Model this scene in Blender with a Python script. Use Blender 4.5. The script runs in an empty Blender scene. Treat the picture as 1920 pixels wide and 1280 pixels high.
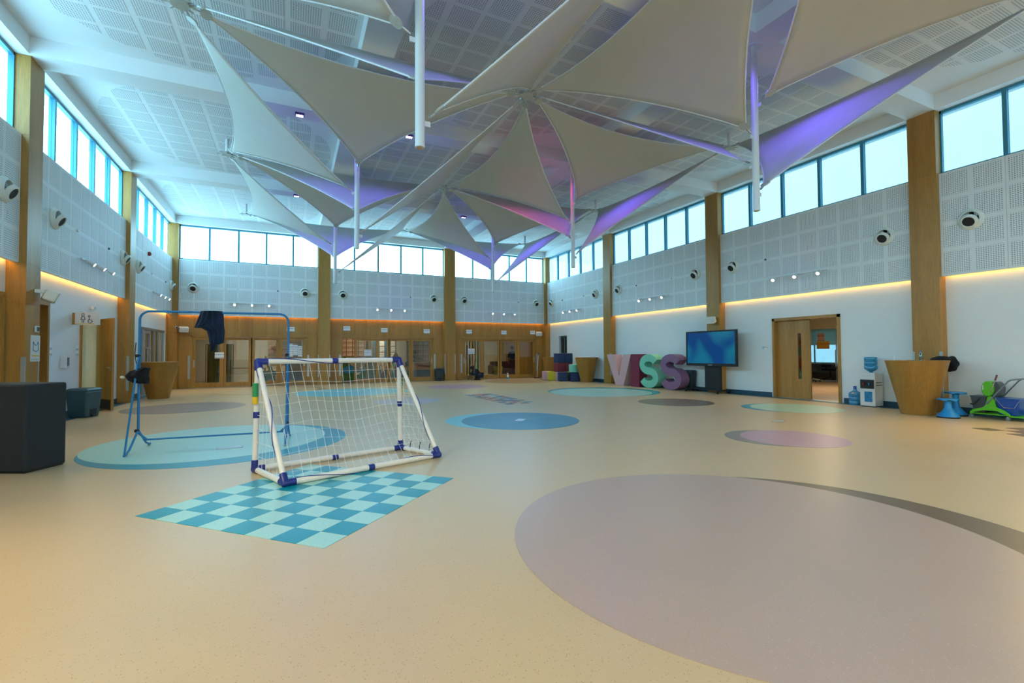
import bpy, bmesh, math, random
import numpy as np
from mathutils import Vector, Matrix
random.seed(7)
sc = bpy.context.scene
C = sc.collection
PI = math.pi

# ------------------------------------------------------------------ camera, sky, exposure
CAM_F, CAM_YAW, CAM_PITCH, CAM_ROLL, CAM_H = 871.74, 0.4448, 0.0260, -0.0058, 1.3
cam_d = bpy.data.cameras.new('camera')
cam = bpy.data.objects.new('camera', cam_d); C.objects.link(cam)
fw = Vector((math.sin(CAM_YAW)*math.cos(CAM_PITCH), math.cos(CAM_YAW)*math.cos(CAM_PITCH), math.sin(CAM_PITCH)))
rt = Vector((math.cos(CAM_YAW), -math.sin(CAM_YAW), 0))
up = rt.cross(fw)
rt2 = rt*math.cos(CAM_ROLL) + up*math.sin(CAM_ROLL)
up2 = up*math.cos(CAM_ROLL) - rt*math.sin(CAM_ROLL)
m = Matrix((rt2, up2, -fw)).transposed().to_4x4(); m.translation = (0, 0, CAM_H)
cam.matrix_world = m
cam_d.sensor_width = 36; cam_d.lens = CAM_F/1920*36; cam_d.clip_start = 0.05; cam_d.clip_end = 300
sc.camera = cam
vs = sc.view_settings
vs.view_transform = 'Standard'; vs.look = 'None'; vs.gamma = 1.0; vs.use_curve_mapping = False
vs.exposure = -0.88

SKY_STRENGTH = 22.0
world = bpy.data.worlds.new('sky'); sc.world = world; world.use_nodes = True
nt = world.node_tree; nt.nodes.clear()
wo = nt.nodes.new('ShaderNodeOutputWorld'); bg = nt.nodes.new('ShaderNodeBackground')
tc = nt.nodes.new('ShaderNodeTexCoord'); dp = nt.nodes.new('ShaderNodeVectorMath'); dp.operation = 'DOT_PRODUCT'
dp.inputs[1].default_value = Vector((-0.8, 0.35, 0.5)).normalized()      # hazy sky, brighter towards the veiled sun
mr = nt.nodes.new('ShaderNodeMapRange'); mr.inputs[1].default_value = -1; mr.inputs[2].default_value = 1
rp = nt.nodes.new('ShaderNodeValToRGB')
rp.color_ramp.elements[0].position = 0.1; rp.color_ramp.elements[0].color = (0.20, 0.38, 0.52, 1)
rp.color_ramp.elements[1].position = 0.9; rp.color_ramp.elements[1].color = (0.40, 0.82, 1.0, 1)
nt.links.new(tc.outputs['Generated'], dp.inputs[0]); nt.links.new(dp.outputs['Value'], mr.inputs[0])
nt.links.new(mr.outputs[0], rp.inputs[0]); nt.links.new(rp.outputs[0], bg.inputs[0])
bg.inputs[1].default_value = SKY_STRENGTH
nt.links.new(bg.outputs[0], wo.inputs[0])

TRACK_POWER = 80.0      # each warm track spot, W
COVE_STRENGTH = 14.0    # LED strip behind the acoustic boards
COLOUR_POWER = 130.0    # each violet or pink lamp over the sails, W
WARM = (1.0, 0.68, 0.25)

# ------------------------------------------------------------------ materials
def new_mat(name):
    mt = bpy.data.materials.new(name); mt.use_nodes = True
    nt = mt.node_tree; bs = nt.nodes['Principled BSDF']
    return mt, nt, bs
def N(nt, t, **kw):
    n = nt.nodes.new(t)
    for k, v in kw.items(): setattr(n, k, v)
    return n
def obj_coord(nt, scale=(1, 1, 1)):
    t = N(nt, 'ShaderNodeTexCoord'); mp = N(nt, 'ShaderNodeMapping'); mp.inputs['Scale'].default_value = scale
    nt.links.new(t.outputs['Object'], mp.inputs[0]); return mp.outputs[0]
def mix_col(nt, fac, a, b):
    mx = N(nt, 'ShaderNodeMix', data_type='RGBA')
    if isinstance(fac, float): mx.inputs[0].default_value = fac
    else: nt.links.new(fac, mx.inputs[0])
    for i, c in ((6, a), (7, b)):
        if isinstance(c, tuple): mx.inputs[i].default_value = (*c[:3], 1)
        else: nt.links.new(c, mx.inputs[i])
    return mx.outputs[2]
def pm(name, col, rough=0.5, metal=0.0, var=0.08, scale=6.0, bump=0.0, spec=0.5, emit=0.0, coat=0.0):
    """plain procedural surface: colour with faint noise wear"""
    mt, nt, bs = new_mat(name)
    no = N(nt, 'ShaderNodeTexNoise'); no.inputs['Scale'].default_value = scale; no.inputs['Detail'].default_value = 5
    nt.links.new(obj_coord(nt), no.inputs['Vector'])
    c = mix_col(nt, no.outputs['Fac'], tuple(x*(1-var) for x in col), tuple(min(1, x*(1+var)) for x in col))
    nt.links.new(c, bs.inputs['Base Color'])
    bs.inputs['Roughness'].default_value = rough; bs.inputs['Metallic'].default_value = metal
    bs.inputs['Specular IOR Level'].default_value = spec
    bs.inputs['Coat Weight'].default_value = coat
    if bump:
        b = N(nt, 'ShaderNodeBump'); b.inputs['Strength'].default_value = bump; b.inputs['Distance'].default_value = 0.01
        n2 = N(nt, 'ShaderNodeTexNoise'); n2.inputs['Scale'].default_value = scale*12
        nt.links.new(obj_coord(nt), n2.inputs['Vector']); nt.links.new(n2.outputs['Fac'], b.inputs['Height'])
        nt.links.new(b.outputs[0], bs.inputs['Normal'])
    if emit:
        nt.links.new(c, bs.inputs['Emission Color']); bs.inputs['Emission Strength'].default_value = emit
    return mt
def wood(name, a, b, scale=(16, 16, 1.1), rough=0.42):
    mt, nt, bs = new_mat(name)
    v = obj_coord(nt, scale)
    n1 = N(nt, 'ShaderNodeTexNoise'); n1.inputs['Scale'].default_value = 3.0; n1.inputs['Detail'].default_value = 8; n1.inputs['Distortion'].default_value = 0.6
    nt.links.new(v, n1.inputs['Vector'])
    n2 = N(nt, 'ShaderNodeTexNoise'); n2.inputs['Scale'].default_value = 0.25; n2.inputs['Detail'].default_value = 2
    nt.links.new(v, n2.inputs['Vector'])
    ad = N(nt, 'ShaderNodeMath', operation='ADD'); nt.links.new(n1.outputs['Fac'], ad.inputs[0]); nt.links.new(n2.outputs['Fac'], ad.inputs[1])
    mrr = N(nt, 'ShaderNodeMapRange'); mrr.inputs[1].default_value = 0.7; mrr.inputs[2].default_value = 1.3
    nt.links.new(ad.outputs[0], mrr.inputs[0])
    nt.links.new(mix_col(nt, mrr.outputs[0], a, b), bs.inputs['Base Color'])
    bs.inputs['Roughness'].default_value = rough
    return mt
def vinyl(name, col, speck=None, amount=0.35, rough=0.32):
    """speckled vinyl floor"""
    mt, nt, bs = new_mat(name)
    v = obj_coord(nt)
    vo = N(nt, 'ShaderNodeTexVoronoi'); vo.inputs['Scale'].default_value = 75; nt.links.new(v, vo.inputs['Vector'])
    sp = N(nt, 'ShaderNodeMath', operation='LESS_THAN'); sp.inputs[1].default_value = 0.19; nt.links.new(vo.outputs['Distance'], sp.inputs[0])
    n3 = N(nt, 'ShaderNodeTexNoise'); n3.inputs['Scale'].default_value = 30; nt.links.new(v, n3.inputs['Vector'])
    th = N(nt, 'ShaderNodeMath', operation='GREATER_THAN'); th.inputs[1].default_value = 0.5; nt.links.new(n3.outputs['Fac'], th.inputs[0])
    mu = N(nt, 'ShaderNodeMath', operation='MULTIPLY'); nt.links.new(sp.outputs[0], mu.inputs[0]); nt.links.new(th.outputs[0], mu.inputs[1])
    mu2 = N(nt, 'ShaderNodeMath', operation='MULTIPLY'); mu2.inputs[1].default_value = amount; nt.links.new(mu.outputs[0], mu2.inputs[0])
    n1 = N(nt, 'ShaderNodeTexNoise'); n1.inputs['Scale'].default_value = 1.6; n1.inputs['Detail'].default_value = 6; nt.links.new(v, n1.inputs['Vector'])
    base = mix_col(nt, n1.outputs['Fac'], tuple(x*0.94 for x in col), tuple(min(1, x*1.06) for x in col))
    nt.links.new(mix_col(nt, mu2.outputs[0], base, speck or tuple(x*0.35 for x in col)), bs.inputs['Base Color'])
    r1 = N(nt, 'ShaderNodeMapRange'); r1.inputs[3].default_value = rough-0.05; r1.inputs[4].default_value = rough+0.08
    nt.links.new(n1.outputs['Fac'], r1.inputs[0]); nt.links.new(r1.outputs[0], bs.inputs['Roughness'])
    bs.inputs['Specular IOR Level'].default_value = 0.27
    return mt
def perforated(name, col, hole, pitch=0.036, r=0.27):
    """painted board with a grid of small round holes (fine relief)"""
    mt, nt, bs = new_mat(name)
    v = obj_coord(nt, (1/pitch, 1/pitch, 0))
    fr = N(nt, 'ShaderNodeVectorMath', operation='FRACTION'); nt.links.new(v, fr.inputs[0])
    sb = N(nt, 'ShaderNodeVectorMath', operation='SUBTRACT'); sb.inputs[1].default_value = (0.5, 0.5, 0); nt.links.new(fr.outputs[0], sb.inputs[0])
    ln = N(nt, 'ShaderNodeVectorMath', operation='LENGTH'); nt.links.new(sb.outputs[0], ln.inputs[0])
    lt = N(nt, 'ShaderNodeMath', operation='LESS_THAN'); lt.inputs[1].default_value = r; nt.links.new(ln.outputs['Value'], lt.inputs[0])
    nt.links.new(mix_col(nt, lt.outputs[0], col, hole), bs.inputs['Base Color'])
    bs.inputs['Roughness'].default_value = 0.6
    return mt
def glass(name, tint=(0.9, 0.96, 0.97), gloss=0.07, rough=0.02):
    mt = bpy.data.materials.new(name); mt.use_nodes = True; nt = mt.node_tree; nt.nodes.clear()
    o = N(nt, 'ShaderNodeOutputMaterial'); t = N(nt, 'ShaderNodeBsdfTransparent'); g = N(nt, 'ShaderNodeBsdfGlossy')
    no = N(nt, 'ShaderNodeTexNoise'); no.inputs['Scale'].default_value = 1.2; nt.links.new(obj_coord(nt), no.inputs['Vector'])
    nt.links.new(mix_col(nt, no.outputs['Fac'], tuple(x*0.93 for x in tint), tint), t.inputs[0])
    g.inputs['Roughness'].default_value = rough
    mx = N(nt, 'ShaderNodeMixShader'); mx.inputs[0].default_value = gloss
    nt.links.new(t.outputs[0], mx.inputs[1]); nt.links.new(g.outputs[0], mx.inputs[2]); nt.links.new(mx.outputs[0], o.inputs[0])
    return mt
def emitter(name, col, strength):
    mt, nt, bs = new_mat(name)
    no = N(nt, 'ShaderNodeTexNoise'); nt.links.new(obj_coord(nt), no.inputs['Vector'])
    c = mix_col(nt, no.outputs['Fac'], tuple(x*0.96 for x in col), col)
    nt.links.new(c, bs.inputs['Emission Color']); bs.inputs['Emission Strength'].default_value = strength
    bs.inputs['Base Color'].default_value = (*col, 1)
    return mt
def membrane(name, trans=0.22):
    mt = bpy.data.materials.new(name); mt.use_nodes = True; nt = mt.node_tree; nt.nodes.clear()
    o = N(nt, 'ShaderNodeOutputMaterial'); d = N(nt, 'ShaderNodeBsdfDiffuse'); t = N(nt, 'ShaderNodeBsdfTranslucent'); g = N(nt, 'ShaderNodeBsdfGlossy')
    no = N(nt, 'ShaderNodeTexNoise'); no.inputs['Scale'].default_value = 3; no.inputs['Detail'].default_value = 4; nt.links.new(obj_coord(nt), no.inputs['Vector'])
    c = mix_col(nt, no.outputs['Fac'], (0.67, 0.665, 0.61), (0.74, 0.735, 0.68))
    nt.links.new(c, d.inputs[0]); nt.links.new(c, t.inputs[0]); g.inputs['Roughness'].default_value = 0.35
    m1 = N(nt, 'ShaderNodeMixShader'); m1.inputs[0].default_value = trans
    nt.links.new(d.outputs[0], m1.inputs[1]); nt.links.new(t.outputs[0], m1.inputs[2])
    m2 = N(nt, 'ShaderNodeMixShader'); m2.inputs[0].default_value = 0.09
    nt.links.new(m1.outputs[0], m2.inputs[1]); nt.links.new(g.outputs[0], m2.inputs[2]); nt.links.new(m2.outputs[0], o.inputs[0])
    return mt
def paper(name, bands, base=(0.85, 0.88, 0.9), axis=2, rows=9.0):
    """white sheet with illegible rows of print"""
    mt, nt, bs = new_mat(name)
    v = obj_coord(nt); sx = N(nt, 'ShaderNodeSeparateXYZ'); nt.links.new(v, sx.inputs[0])
    mu = N(nt, 'ShaderNodeMath', operation='MULTIPLY'); mu.inputs[1].default_value = rows*6; nt.links.new(sx.outputs[axis], mu.inputs[0])
    si = N(nt, 'ShaderNodeMath', operation='SINE'); nt.links.new(mu.outputs[0], si.inputs[0])
    gt = N(nt, 'ShaderNodeMath', operation='GREATER_THAN'); gt.inputs[1].default_value = 0.35; nt.links.new(si.outputs[0], gt.inputs[0])
    no = N(nt, 'ShaderNodeTexNoise'); no.inputs['Scale'].default_value = 60; nt.links.new(v, no.inputs['Vector'])
    g2 = N(nt, 'ShaderNodeMath', operation='GREATER_THAN'); g2.inputs[1].default_value = 0.47; nt.links.new(no.outputs['Fac'], g2.inputs[0])
    mm = N(nt, 'ShaderNodeMath', operation='MULTIPLY'); nt.links.new(gt.outputs[0], mm.inputs[0]); nt.links.new(g2.outputs[0], mm.inputs[1])
    nt.links.new(mix_col(nt, mm.outputs[0], base, bands), bs.inputs['Base Color']); bs.inputs['Roughness'].default_value = 0.7
    return mt

M = {}
M['oak'] = wood('oak veneer', (0.32, 0.150, 0.026), (0.48, 0.25, 0.052))
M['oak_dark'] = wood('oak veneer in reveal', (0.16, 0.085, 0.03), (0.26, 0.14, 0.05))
M['oak_table'] = wood('oak table veneer', (0.27, 0.125, 0.018), (0.40, 0.20, 0.035))
M['oak_floor'] = wood('office plank floor', (0.42, 0.27, 0.13), (0.58, 0.40, 0.22), (14, 1.2, 1))
M['white'] = pm('white wall paint', (0.76, 0.80, 0.81), 0.6, var=0.02)
M['ceil'] = pm('white ceiling paint', (0.82, 0.84, 0.84), 0.7, var=0.02)
M['board'] = pm('white acoustic board', (0.78, 0.81, 0.82), 0.6, var=0.02)
M['perf'] = perforated('perforated acoustic board', (0.78, 0.81, 0.82), (0.24, 0.27, 0.29))
M['perf_ceiling'] = perforated('perforated ceiling board', (0.80, 0.82, 0.82), (0.24, 0.26, 0.27), 0.036, 0.27)
M['frame'] = pm('flare-tinted window frame', (0.06, 0.26, 0.36), 0.4, 0.3)  # cyan flare around the bright panes is put into this colour
M['pane'] = glass('window pane', (0.92, 0.97, 1.0), 0.05)
M['pane_dimmed'] = glass('window pane tinted to dim the sky', (0.50, 0.53, 0.54), 0.05, 0.1)  # darker tint put in to dim the sky through these panes; no film
M['door_glass'] = glass('door pane', (0.82, 0.86, 0.84), 0.09)
M['alu'] = pm('brushed aluminium', (0.48, 0.55, 0.60), 0.35, 0.7)
M['steel'] = pm('steel', (0.6, 0.62, 0.63), 0.25, 0.9)
M['guard'] = pm('corner guard aluminium', (0.42, 0.47, 0.48), 0.4, 0.5)
M['teal_base'] = pm('dark teal skirting', (0.02, 0.07, 0.11), 0.45)
M['teal_floor'] = vinyl('dark teal vinyl', (0.03, 0.10, 0.14))
M['floor'] = vinyl('beige vinyl', (0.54, 0.41, 0.24), (0.16, 0.12, 0.07), 0.6)
M['turq'] = vinyl('turquoise vinyl', (0.0, 0.25, 0.34), (0.0, 0.14, 0.2), 0.3)
M['turq_light'] = vinyl('pale turquoise vinyl', (0.33, 0.60, 0.55), (0.06, 0.2, 0.2), 0.7)
M['aqua'] = vinyl('aqua vinyl', (0.16, 0.52, 0.60))
M['blue_v'] = vinyl('blue vinyl', (0.0, 0.19, 0.31))
M['mauve'] = vinyl('mauve vinyl', (0.42, 0.315, 0.26), (0.65, 0.6, 0.6), 0.35)
M['brown_v'] = vinyl('brown vinyl', (0.15, 0.11, 0.075))
M['tan_v'] = vinyl('tan vinyl', (0.34, 0.24, 0.14))
M['grey_v'] = vinyl('grey vinyl', (0.24, 0.22, 0.20))
M['lilac_v'] = vinyl('lilac vinyl', (0.44, 0.28, 0.36))
M['lilac_pale'] = vinyl('pale lilac vinyl', (0.46, 0.42, 0.46))
M['mint_v'] = vinyl('mint vinyl', (0.42, 0.60, 0.44))
M['red_v'] = vinyl('red vinyl', (0.30, 0.05, 0.06))
M['navy_v'] = vinyl('navy vinyl', (0.03, 0.06, 0.20))
M['white_v'] = vinyl('white vinyl', (0.55, 0.60, 0.58))
M['sail'] = membrane('white tensile membrane')
M['blind'] = membrane('translucent roller blind', 0.65)
M['white_metal'] = pm('white powder coat', (0.74, 0.76, 0.78), 0.4, var=0.03)
M['clamp'] = pm('galvanised clamp', (0.50, 0.52, 0.48), 0.5, 0.2, 0.2, 40)
M['nozzle'] = pm('pale grey nozzle', (0.74, 0.76, 0.70), 0.5, var=0.03)
M['black'] = pm('matt black', (0.012, 0.012, 0.014), 0.6)
M['dark'] = pm('dark interior', (0.03, 0.025, 0.02), 0.7)
M['charcoal'] = pm('charcoal upholstery', (0.020, 0.026, 0.030), 0.85, var=0.15, scale=30, bump=0.3)
M['bin'] = pm('dark bin plastic', (0.022, 0.036, 0.045), 0.4)
M['bin_teal'] = pm('slate bin plastic', (0.03, 0.075, 0.09), 0.4)
M['rack_blue'] = pm('blue painted steel', (0.005, 0.17, 0.42), 0.35)
M['navy_cloth'] = pm('navy knit', (0.006, 0.020, 0.055), 0.9, var=0.3, scale=25, bump=0.5)
M['black_cloth'] = pm('black cloth', (0.008, 0.008, 0.012), 0.95, var=0.3, scale=25, bump=0.4)
M['pvc'] = pm('white goal tube', (0.72, 0.72, 0.70), 0.4, var=0.08, scale=20)
M['royal'] = pm('royal blue plastic', (0.01, 0.025, 0.22), 0.35)
M['net'] = pm('white net cord', (0.75, 0.76, 0.76), 0.7)
M['stick_green'] = pm('green sticker', (0.02, 0.28, 0.10), 0.5)
M['stick_yellow'] = pm('yellow sticker', (0.75, 0.48, 0.02), 0.5)
M['screen_glow'] = emitter('lamp face', (1.0, 0.84, 0.62), 60.0)
M['led'] = emitter('warm led strip', (1.0, 0.55, 0.13), COVE_STRENGTH)
M['violet_lamp'] = emitter('violet lamp face', (0.75, 0.6, 1.0), 12.0)
M['pink_lamp'] = emitter('pink lamp face', (1.0, 0.5, 0.8), 12.0)
M['office_fill'] = emitter('office fill light face', (1.0, 0.80, 0.52), 40.0)
M['room_fill'] = emitter('room fill light face', (1.0, 0.85, 0.6), 38.0)
M['notice'] = paper('notice sheet', (0.25, 0.42, 0.55))
M['notice_b'] = paper('notice sheet dense', (0.2, 0.22, 0.25), rows=14)
M['paper_pink'] = paper('pink work sheet', (0.35, 0.12, 0.12), (0.55, 0.36, 0.30), rows=5)
M['paper_tan'] = paper('tan work sheet', (0.3, 0.2, 0.1), (0.55, 0.45, 0.33), rows=5)
M['pink'] = pm('pale pink paint', (0.66, 0.40, 0.40), 0.5, var=0.03)
M['maroon'] = pm('maroon paint', (0.22, 0.018, 0.05), 0.5, var=0.05)
M['mint'] = pm('mint paint', (0.22, 0.60, 0.42), 0.5, var=0.04)
M['plum'] = pm('plum paint', (0.25, 0.12, 0.22), 0.5, var=0.04)
M['foam_navy'] = pm('navy foam cover', (0.01, 0.035, 0.12), 0.6)
M['foam_maroon'] = pm('maroon foam cover', (0.20, 0.02, 0.045), 0.6)
M['foam_yellow'] = pm('yellow foam cover', (0.60, 0.52, 0.02), 0.6)
M['foam_pink'] = pm('pink foam cover', (0.60, 0.36, 0.42), 0.6)
M['foam_mint'] = pm('mint foam cover', (0.20, 0.60, 0.45), 0.6)
M['jug'] = pm('blue water jug', (0.02, 0.22, 0.42), 0.15, var=0.05, coat=0.5)
M['jug_water'] = glass('clear bottle', (0.6, 0.8, 0.88), 0.15)
M['white_pl'] = pm('white plastic', (0.74, 0.76, 0.76), 0.35, var=0.03)
M['stool_blue'] = pm('sky blue plastic', (0.01, 0.26, 0.62), 0.4)
M['lime'] = pm('lime green plastic', (0.10, 0.50, 0.01), 0.35)
M['bucket_blue'] = pm('blue bucket plastic', (0.004, 0.07, 0.36), 0.3)
M['bucket_grey'] = pm('grey bucket plastic', (0.055, 0.07, 0.08), 0.4)
M['grey_tube'] = pm('grey tube', (0.17, 0.22, 0.25), 0.4, 0.4)
M['skin'] = pm('skin', (0.16, 0.085, 0.055), 0.6)
M['hair'] = pm('black hair', (0.008, 0.007, 0.007), 0.7)
M['shirt_navy'] = pm('navy clothes', (0.012, 0.02, 0.04), 0.9)
M['shirt_grey'] = pm('dark grey clothes', (0.03, 0.035, 0.045), 0.9)
M['red'] = pm('red plastic', (0.35, 0.02, 0.02), 0.4)
M['orange'] = pm('orange fabric', (0.50, 0.09, 0.02), 0.8)
M['green_toy'] = pm('green toy plastic', (0.10, 0.26, 0.02), 0.5)
M['green_dark'] = pm('dark green toy', (0.01, 0.16, 0.07), 0.5)
M['cyan_toy'] = pm('cyan toy plastic', (0.05, 0.42, 0.55), 0.5)
M['cream'] = pm('cream blind', (0.62, 0.58, 0.42), 0.7)
M['sofa'] = pm('brown sofa', (0.07, 0.045, 0.02), 0.8)
M['khaki'] = pm('khaki curtain', (0.26, 0.25, 0.06), 0.9, var=0.3)
M['posters'] = paper('poster print', (0.6, 0.15, 0.05), (0.6, 0.38, 0.05), rows=6)
M['picture_blue'] = pm('blue picture', (0.02, 0.20, 0.45), 0.3, var=0.8, scale=25)
M['stainless'] = pm('hammered metal plate', (0.35, 0.37, 0.38), 0.35, 0.6, 0.2, 30)
M['violet_pl'] = pm('violet plastic', (0.09, 0.04, 0.22), 0.5)
M['wine'] = pm('wine fabric', (0.16, 0.05, 0.07), 0.8)
M['grass'] = pm('garden', (0.05, 0.14, 0.07), 0.9, var=0.5, scale=2)
# the tv picture: soft blue clouds
mt, nt_, bs = new_mat('tv picture')
n_ = N(nt_, 'ShaderNodeTexNoise'); n_.inputs['Scale'].default_value = 1.0; n_.inputs['Detail'].default_value = 0.3; n_.inputs['Distortion'].default_value = 0.8
nt_.links.new(obj_coord(nt_), n_.inputs['Vector'])
r_ = N(nt_, 'ShaderNodeValToRGB'); r_.color_ramp.elements[0].position = 0.38; r_.color_ramp.elements[0].color = (0.0, 0.10, 0.42, 1)
r_.color_ramp.elements[1].position = 0.62; r_.color_ramp.elements[1].color = (0.01, 0.36, 0.58, 1)
nt_.links.new(n_.outputs['Fac'], r_.inputs[0]); nt_.links.new(r_.outputs[0], bs.inputs['Emission Color'])
bs.inputs['Emission Strength'].default_value = 0.75; bs.inputs['Base Color'].default_value = (0.005, 0.01, 0.02, 1); bs.inputs['Roughness'].default_value = 0.15
M['tv'] = mt

# ------------------------------------------------------------------ mesh helpers
class MB:
    def __init__(s): s.v = []; s.f = []
    def add(s, vs, fs):
        b = len(s.v); s.v += [tuple(v) for v in vs]; s.f += [tuple(b+i for i in f) for f in fs]; return s
    def box(s, x0, x1, y0, y1, z0, z1):
        vs = [(x, y, z) for z in (z0, z1) for y in (y0, y1) for x in (x0, x1)]
        return s.add(vs, [(0, 2, 3, 1), (4, 5, 7, 6), (0, 1, 5, 4), (2, 6, 7, 3), (0, 4, 6, 2), (1, 3, 7, 5)])
    def frustum(s, cx, cy, z0, z1, wx0, wy0, wx1, wy1):
        vs = [(cx+a*wx0/2, cy+b*wy0/2, z0) for b in (-1, 1) for a in (-1, 1)] + [(cx+a*wx1/2, cy+b*wy1/2, z1) for b in (-1, 1) for a in (-1, 1)]
        return s.add(vs, [(0, 2, 3, 1), (4, 5, 7, 6), (0, 1, 5, 4), (2, 6, 7, 3), (0, 4, 6, 2), (1, 3, 7, 5)])
    def cyl(s, p0, p1, r0, r1=None, n=14):
        p0 = Vector(p0); p1 = Vector(p1); r1 = r0 if r1 is None else r1
        d = (p1-p0).normalized(); a = d.orthogonal().normalized(); b = d.cross(a)
        vs = [p0+(a*math.cos(t)+b*math.sin(t))*r0 for t in [2*PI*i/n for i in range(n)]] + [p1+(a*math.cos(t)+b*math.sin(t))*r1 for t in [2*PI*i/n for i in range(n)]]
        fs = [(i, (i+1) % n, n+(i+1) % n, n+i) for i in range(n)] + [tuple(range(n-1, -1, -1)), tuple(range(n, 2*n))]
        return s.add(vs, fs)
    def tube(s, pts, r, n=8):
        pts = [Vector(p) for p in pts]; k = len(pts)
        d = (pts[1]-pts[0]).normalized(); a = d.orthogonal().normalized(); vs = []
        for i, p in enumerate(pts):
            t = (pts[min(i+1, k-1)]-pts[max(i-1, 0)]).normalized()
            a = (a-t*a.dot(t)).normalized(); b = t.cross(a)
            vs += [p+(a*math.cos(q)+b*math.sin(q))*r for q in [2*PI*j/n for j in range(n)]]
        fs = [(i*n+j, i*n+(j+1) % n, (i+1)*n+(j+1) % n, (i+1)*n+j) for i in range(k-1) for j in range(n)]
        fs += [tuple(range(n-1, -1, -1)), tuple(range((k-1)*n, k*n))]
        return s.add(vs, fs)
    def lathe(s, prof, n=28, c=(0, 0), sx=1.0, sy=1.0):
        vs = [(c[0]+r*sx*math.cos(2*PI*j/n), c[1]+r*sy*math.sin(2*PI*j/n), z) for r, z in prof for j in range(n)]
        fs = [(i*n+j, i*n+(j+1) % n, (i+1)*n+(j+1) % n, (i+1)*n+j) for i in range(len(prof)-1) for j in range(n)]
        fs += [tuple(range(n-1, -1, -1)), tuple(range((len(prof)-1)*n, len(prof)*n))]
        return s.add(vs, fs)
    def prism(s, poly, h0, h1, fn=None):
        """poly in 2D extruded from h0 to h1; fn(a,b,h) gives the 3D point"""
        fn = fn or (lambda a, b, h: (a, b, h)); n = len(poly)
        vs = [fn(a, b, h0) for a, b in poly] + [fn(a, b, h1) for a, b in poly]
        return s.add(vs, [(i, (i+1) % n, n+(i+1) % n, n+i) for i in range(n)] + [tuple(range(n-1, -1, -1)), tuple(range(n, 2*n))])
    def ball(s, c, r, nu=14, nv=8):
        rx, ry, rz = (r, r, r) if not isinstance(r, tuple) else r
        vs = [(c[0], c[1], c[2]-rz)]
        for i in range(1, nv):
            t = -PI/2+PI*i/nv
            vs += [(c[0]+rx*math.cos(t)*math.cos(2*PI*j/nu), c[1]+ry*math.cos(t)*math.sin(2*PI*j/nu), c[2]+rz*math.sin(t)) for j in range(nu)]
        vs.append((c[0], c[1], c[2]+rz)); L = len(vs)-1
        fs = [(0, 1+(j+1) % nu, 1+j) for j in range(nu)] + [(1+i*nu+j, 1+i*nu+(j+1) % nu, 1+(i+1)*nu+(j+1) % nu, 1+(i+1)*nu+j) for i in range(nv-2) for j in range(nu)]
        fs += [(L, 1+(nv-2)*nu+j, 1+(nv-2)*nu+(j+1) % nu) for j in range(nu)]
        return s.add(vs, fs)
    def grid(s, P):
        n = len(P); k = len(P[0])
        return s.add([p for row in P for p in row], [(i*k+j, i*k+j+1, (i+1)*k+j+1, (i+1)*k+j) for i in range(n-1) for j in range(k-1)])
    def xf(s, mtx):
        s.v = [tuple(mtx @ Vector(v)) for v in s.v]; return s
    def mesh(s, name, mat, smooth=False, fix=False):
        me = bpy.data.meshes.new(name); me.from_pydata(s.v, [], s.f); me.materials.append(mat)
        if fix:
            bm = bmesh.new(); bm.from_mesh(me); bmesh.ops.recalc_face_normals(bm, faces=bm.faces); bm.to_mesh(me); bm.free()
        if smooth:
            me.polygons.foreach_set('use_smooth', [True]*len(me.polygons)); me.set_sharp_from_angle(angle=math.radians(42))
        me.update(); return me
    def build(s, name, mat, parent=None, smooth=False, bevel=0.0, loc=None, fix=True):
        return link(name, s.mesh(name, M[mat] if isinstance(mat, str) else mat, smooth, fix), parent, loc, bevel)
def link(name, me, parent=None, loc=None, bevel=0.0):
    o = bpy.data.objects.new(name, me); C.objects.link(o)
    if parent: o.parent = parent
    if loc is not None: o.location = loc
    if bevel:
        b = o.modifiers.new('bevel', 'BEVEL'); b.width = bevel; b.segments = 2; b.limit_method = 'ANGLE'
    return o
def tag(o, label, cat, group=None):
    o['label'] = label; o['category'] = cat
    if group: o['group'] = group
    return o
def thing(name, label, cat, loc=(0, 0, 0), rotz=0.0, group=None):
    o = bpy.data.objects.new(name, None); C.objects.link(o); o.empty_display_size = 0.1
    o.location = loc; o.rotation_euler = (0, 0, rotz)
    return tag(o, label, cat, group)
def struct(o, label=None):
    o['kind'] = 'structure'
    if label: o['label'] = label
    return o
def sempty(name, label=None):
    o = bpy.data.objects.new(name, None); C.objects.link(o); o.empty_display_size = 0.1
    return struct(o, label)
def frame_matrix(x, y, z, o=(0, 0, 0)):
    mm = Matrix((Vector(x), Vector(y), Vector(z))).transposed().to_4x4(); mm.translation = o; return mm
def spot(name, loc, target, power, col, size=70, blend=0.6, radius=0.04, parent=None):
    d = bpy.data.lights.new(name, 'SPOT'); d.energy = power; d.color = col; d.spot_size = math.radians(size); d.spot_blend = blend; d.shadow_soft_size = radius
    o = bpy.data.objects.new(name, d); C.objects.link(o); o.location = loc
    o.rotation_euler = (Vector(target)-Vector(loc)).to_track_quat('-Z', 'Y').to_euler()
    if parent: o.parent = parent
    return o

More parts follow.
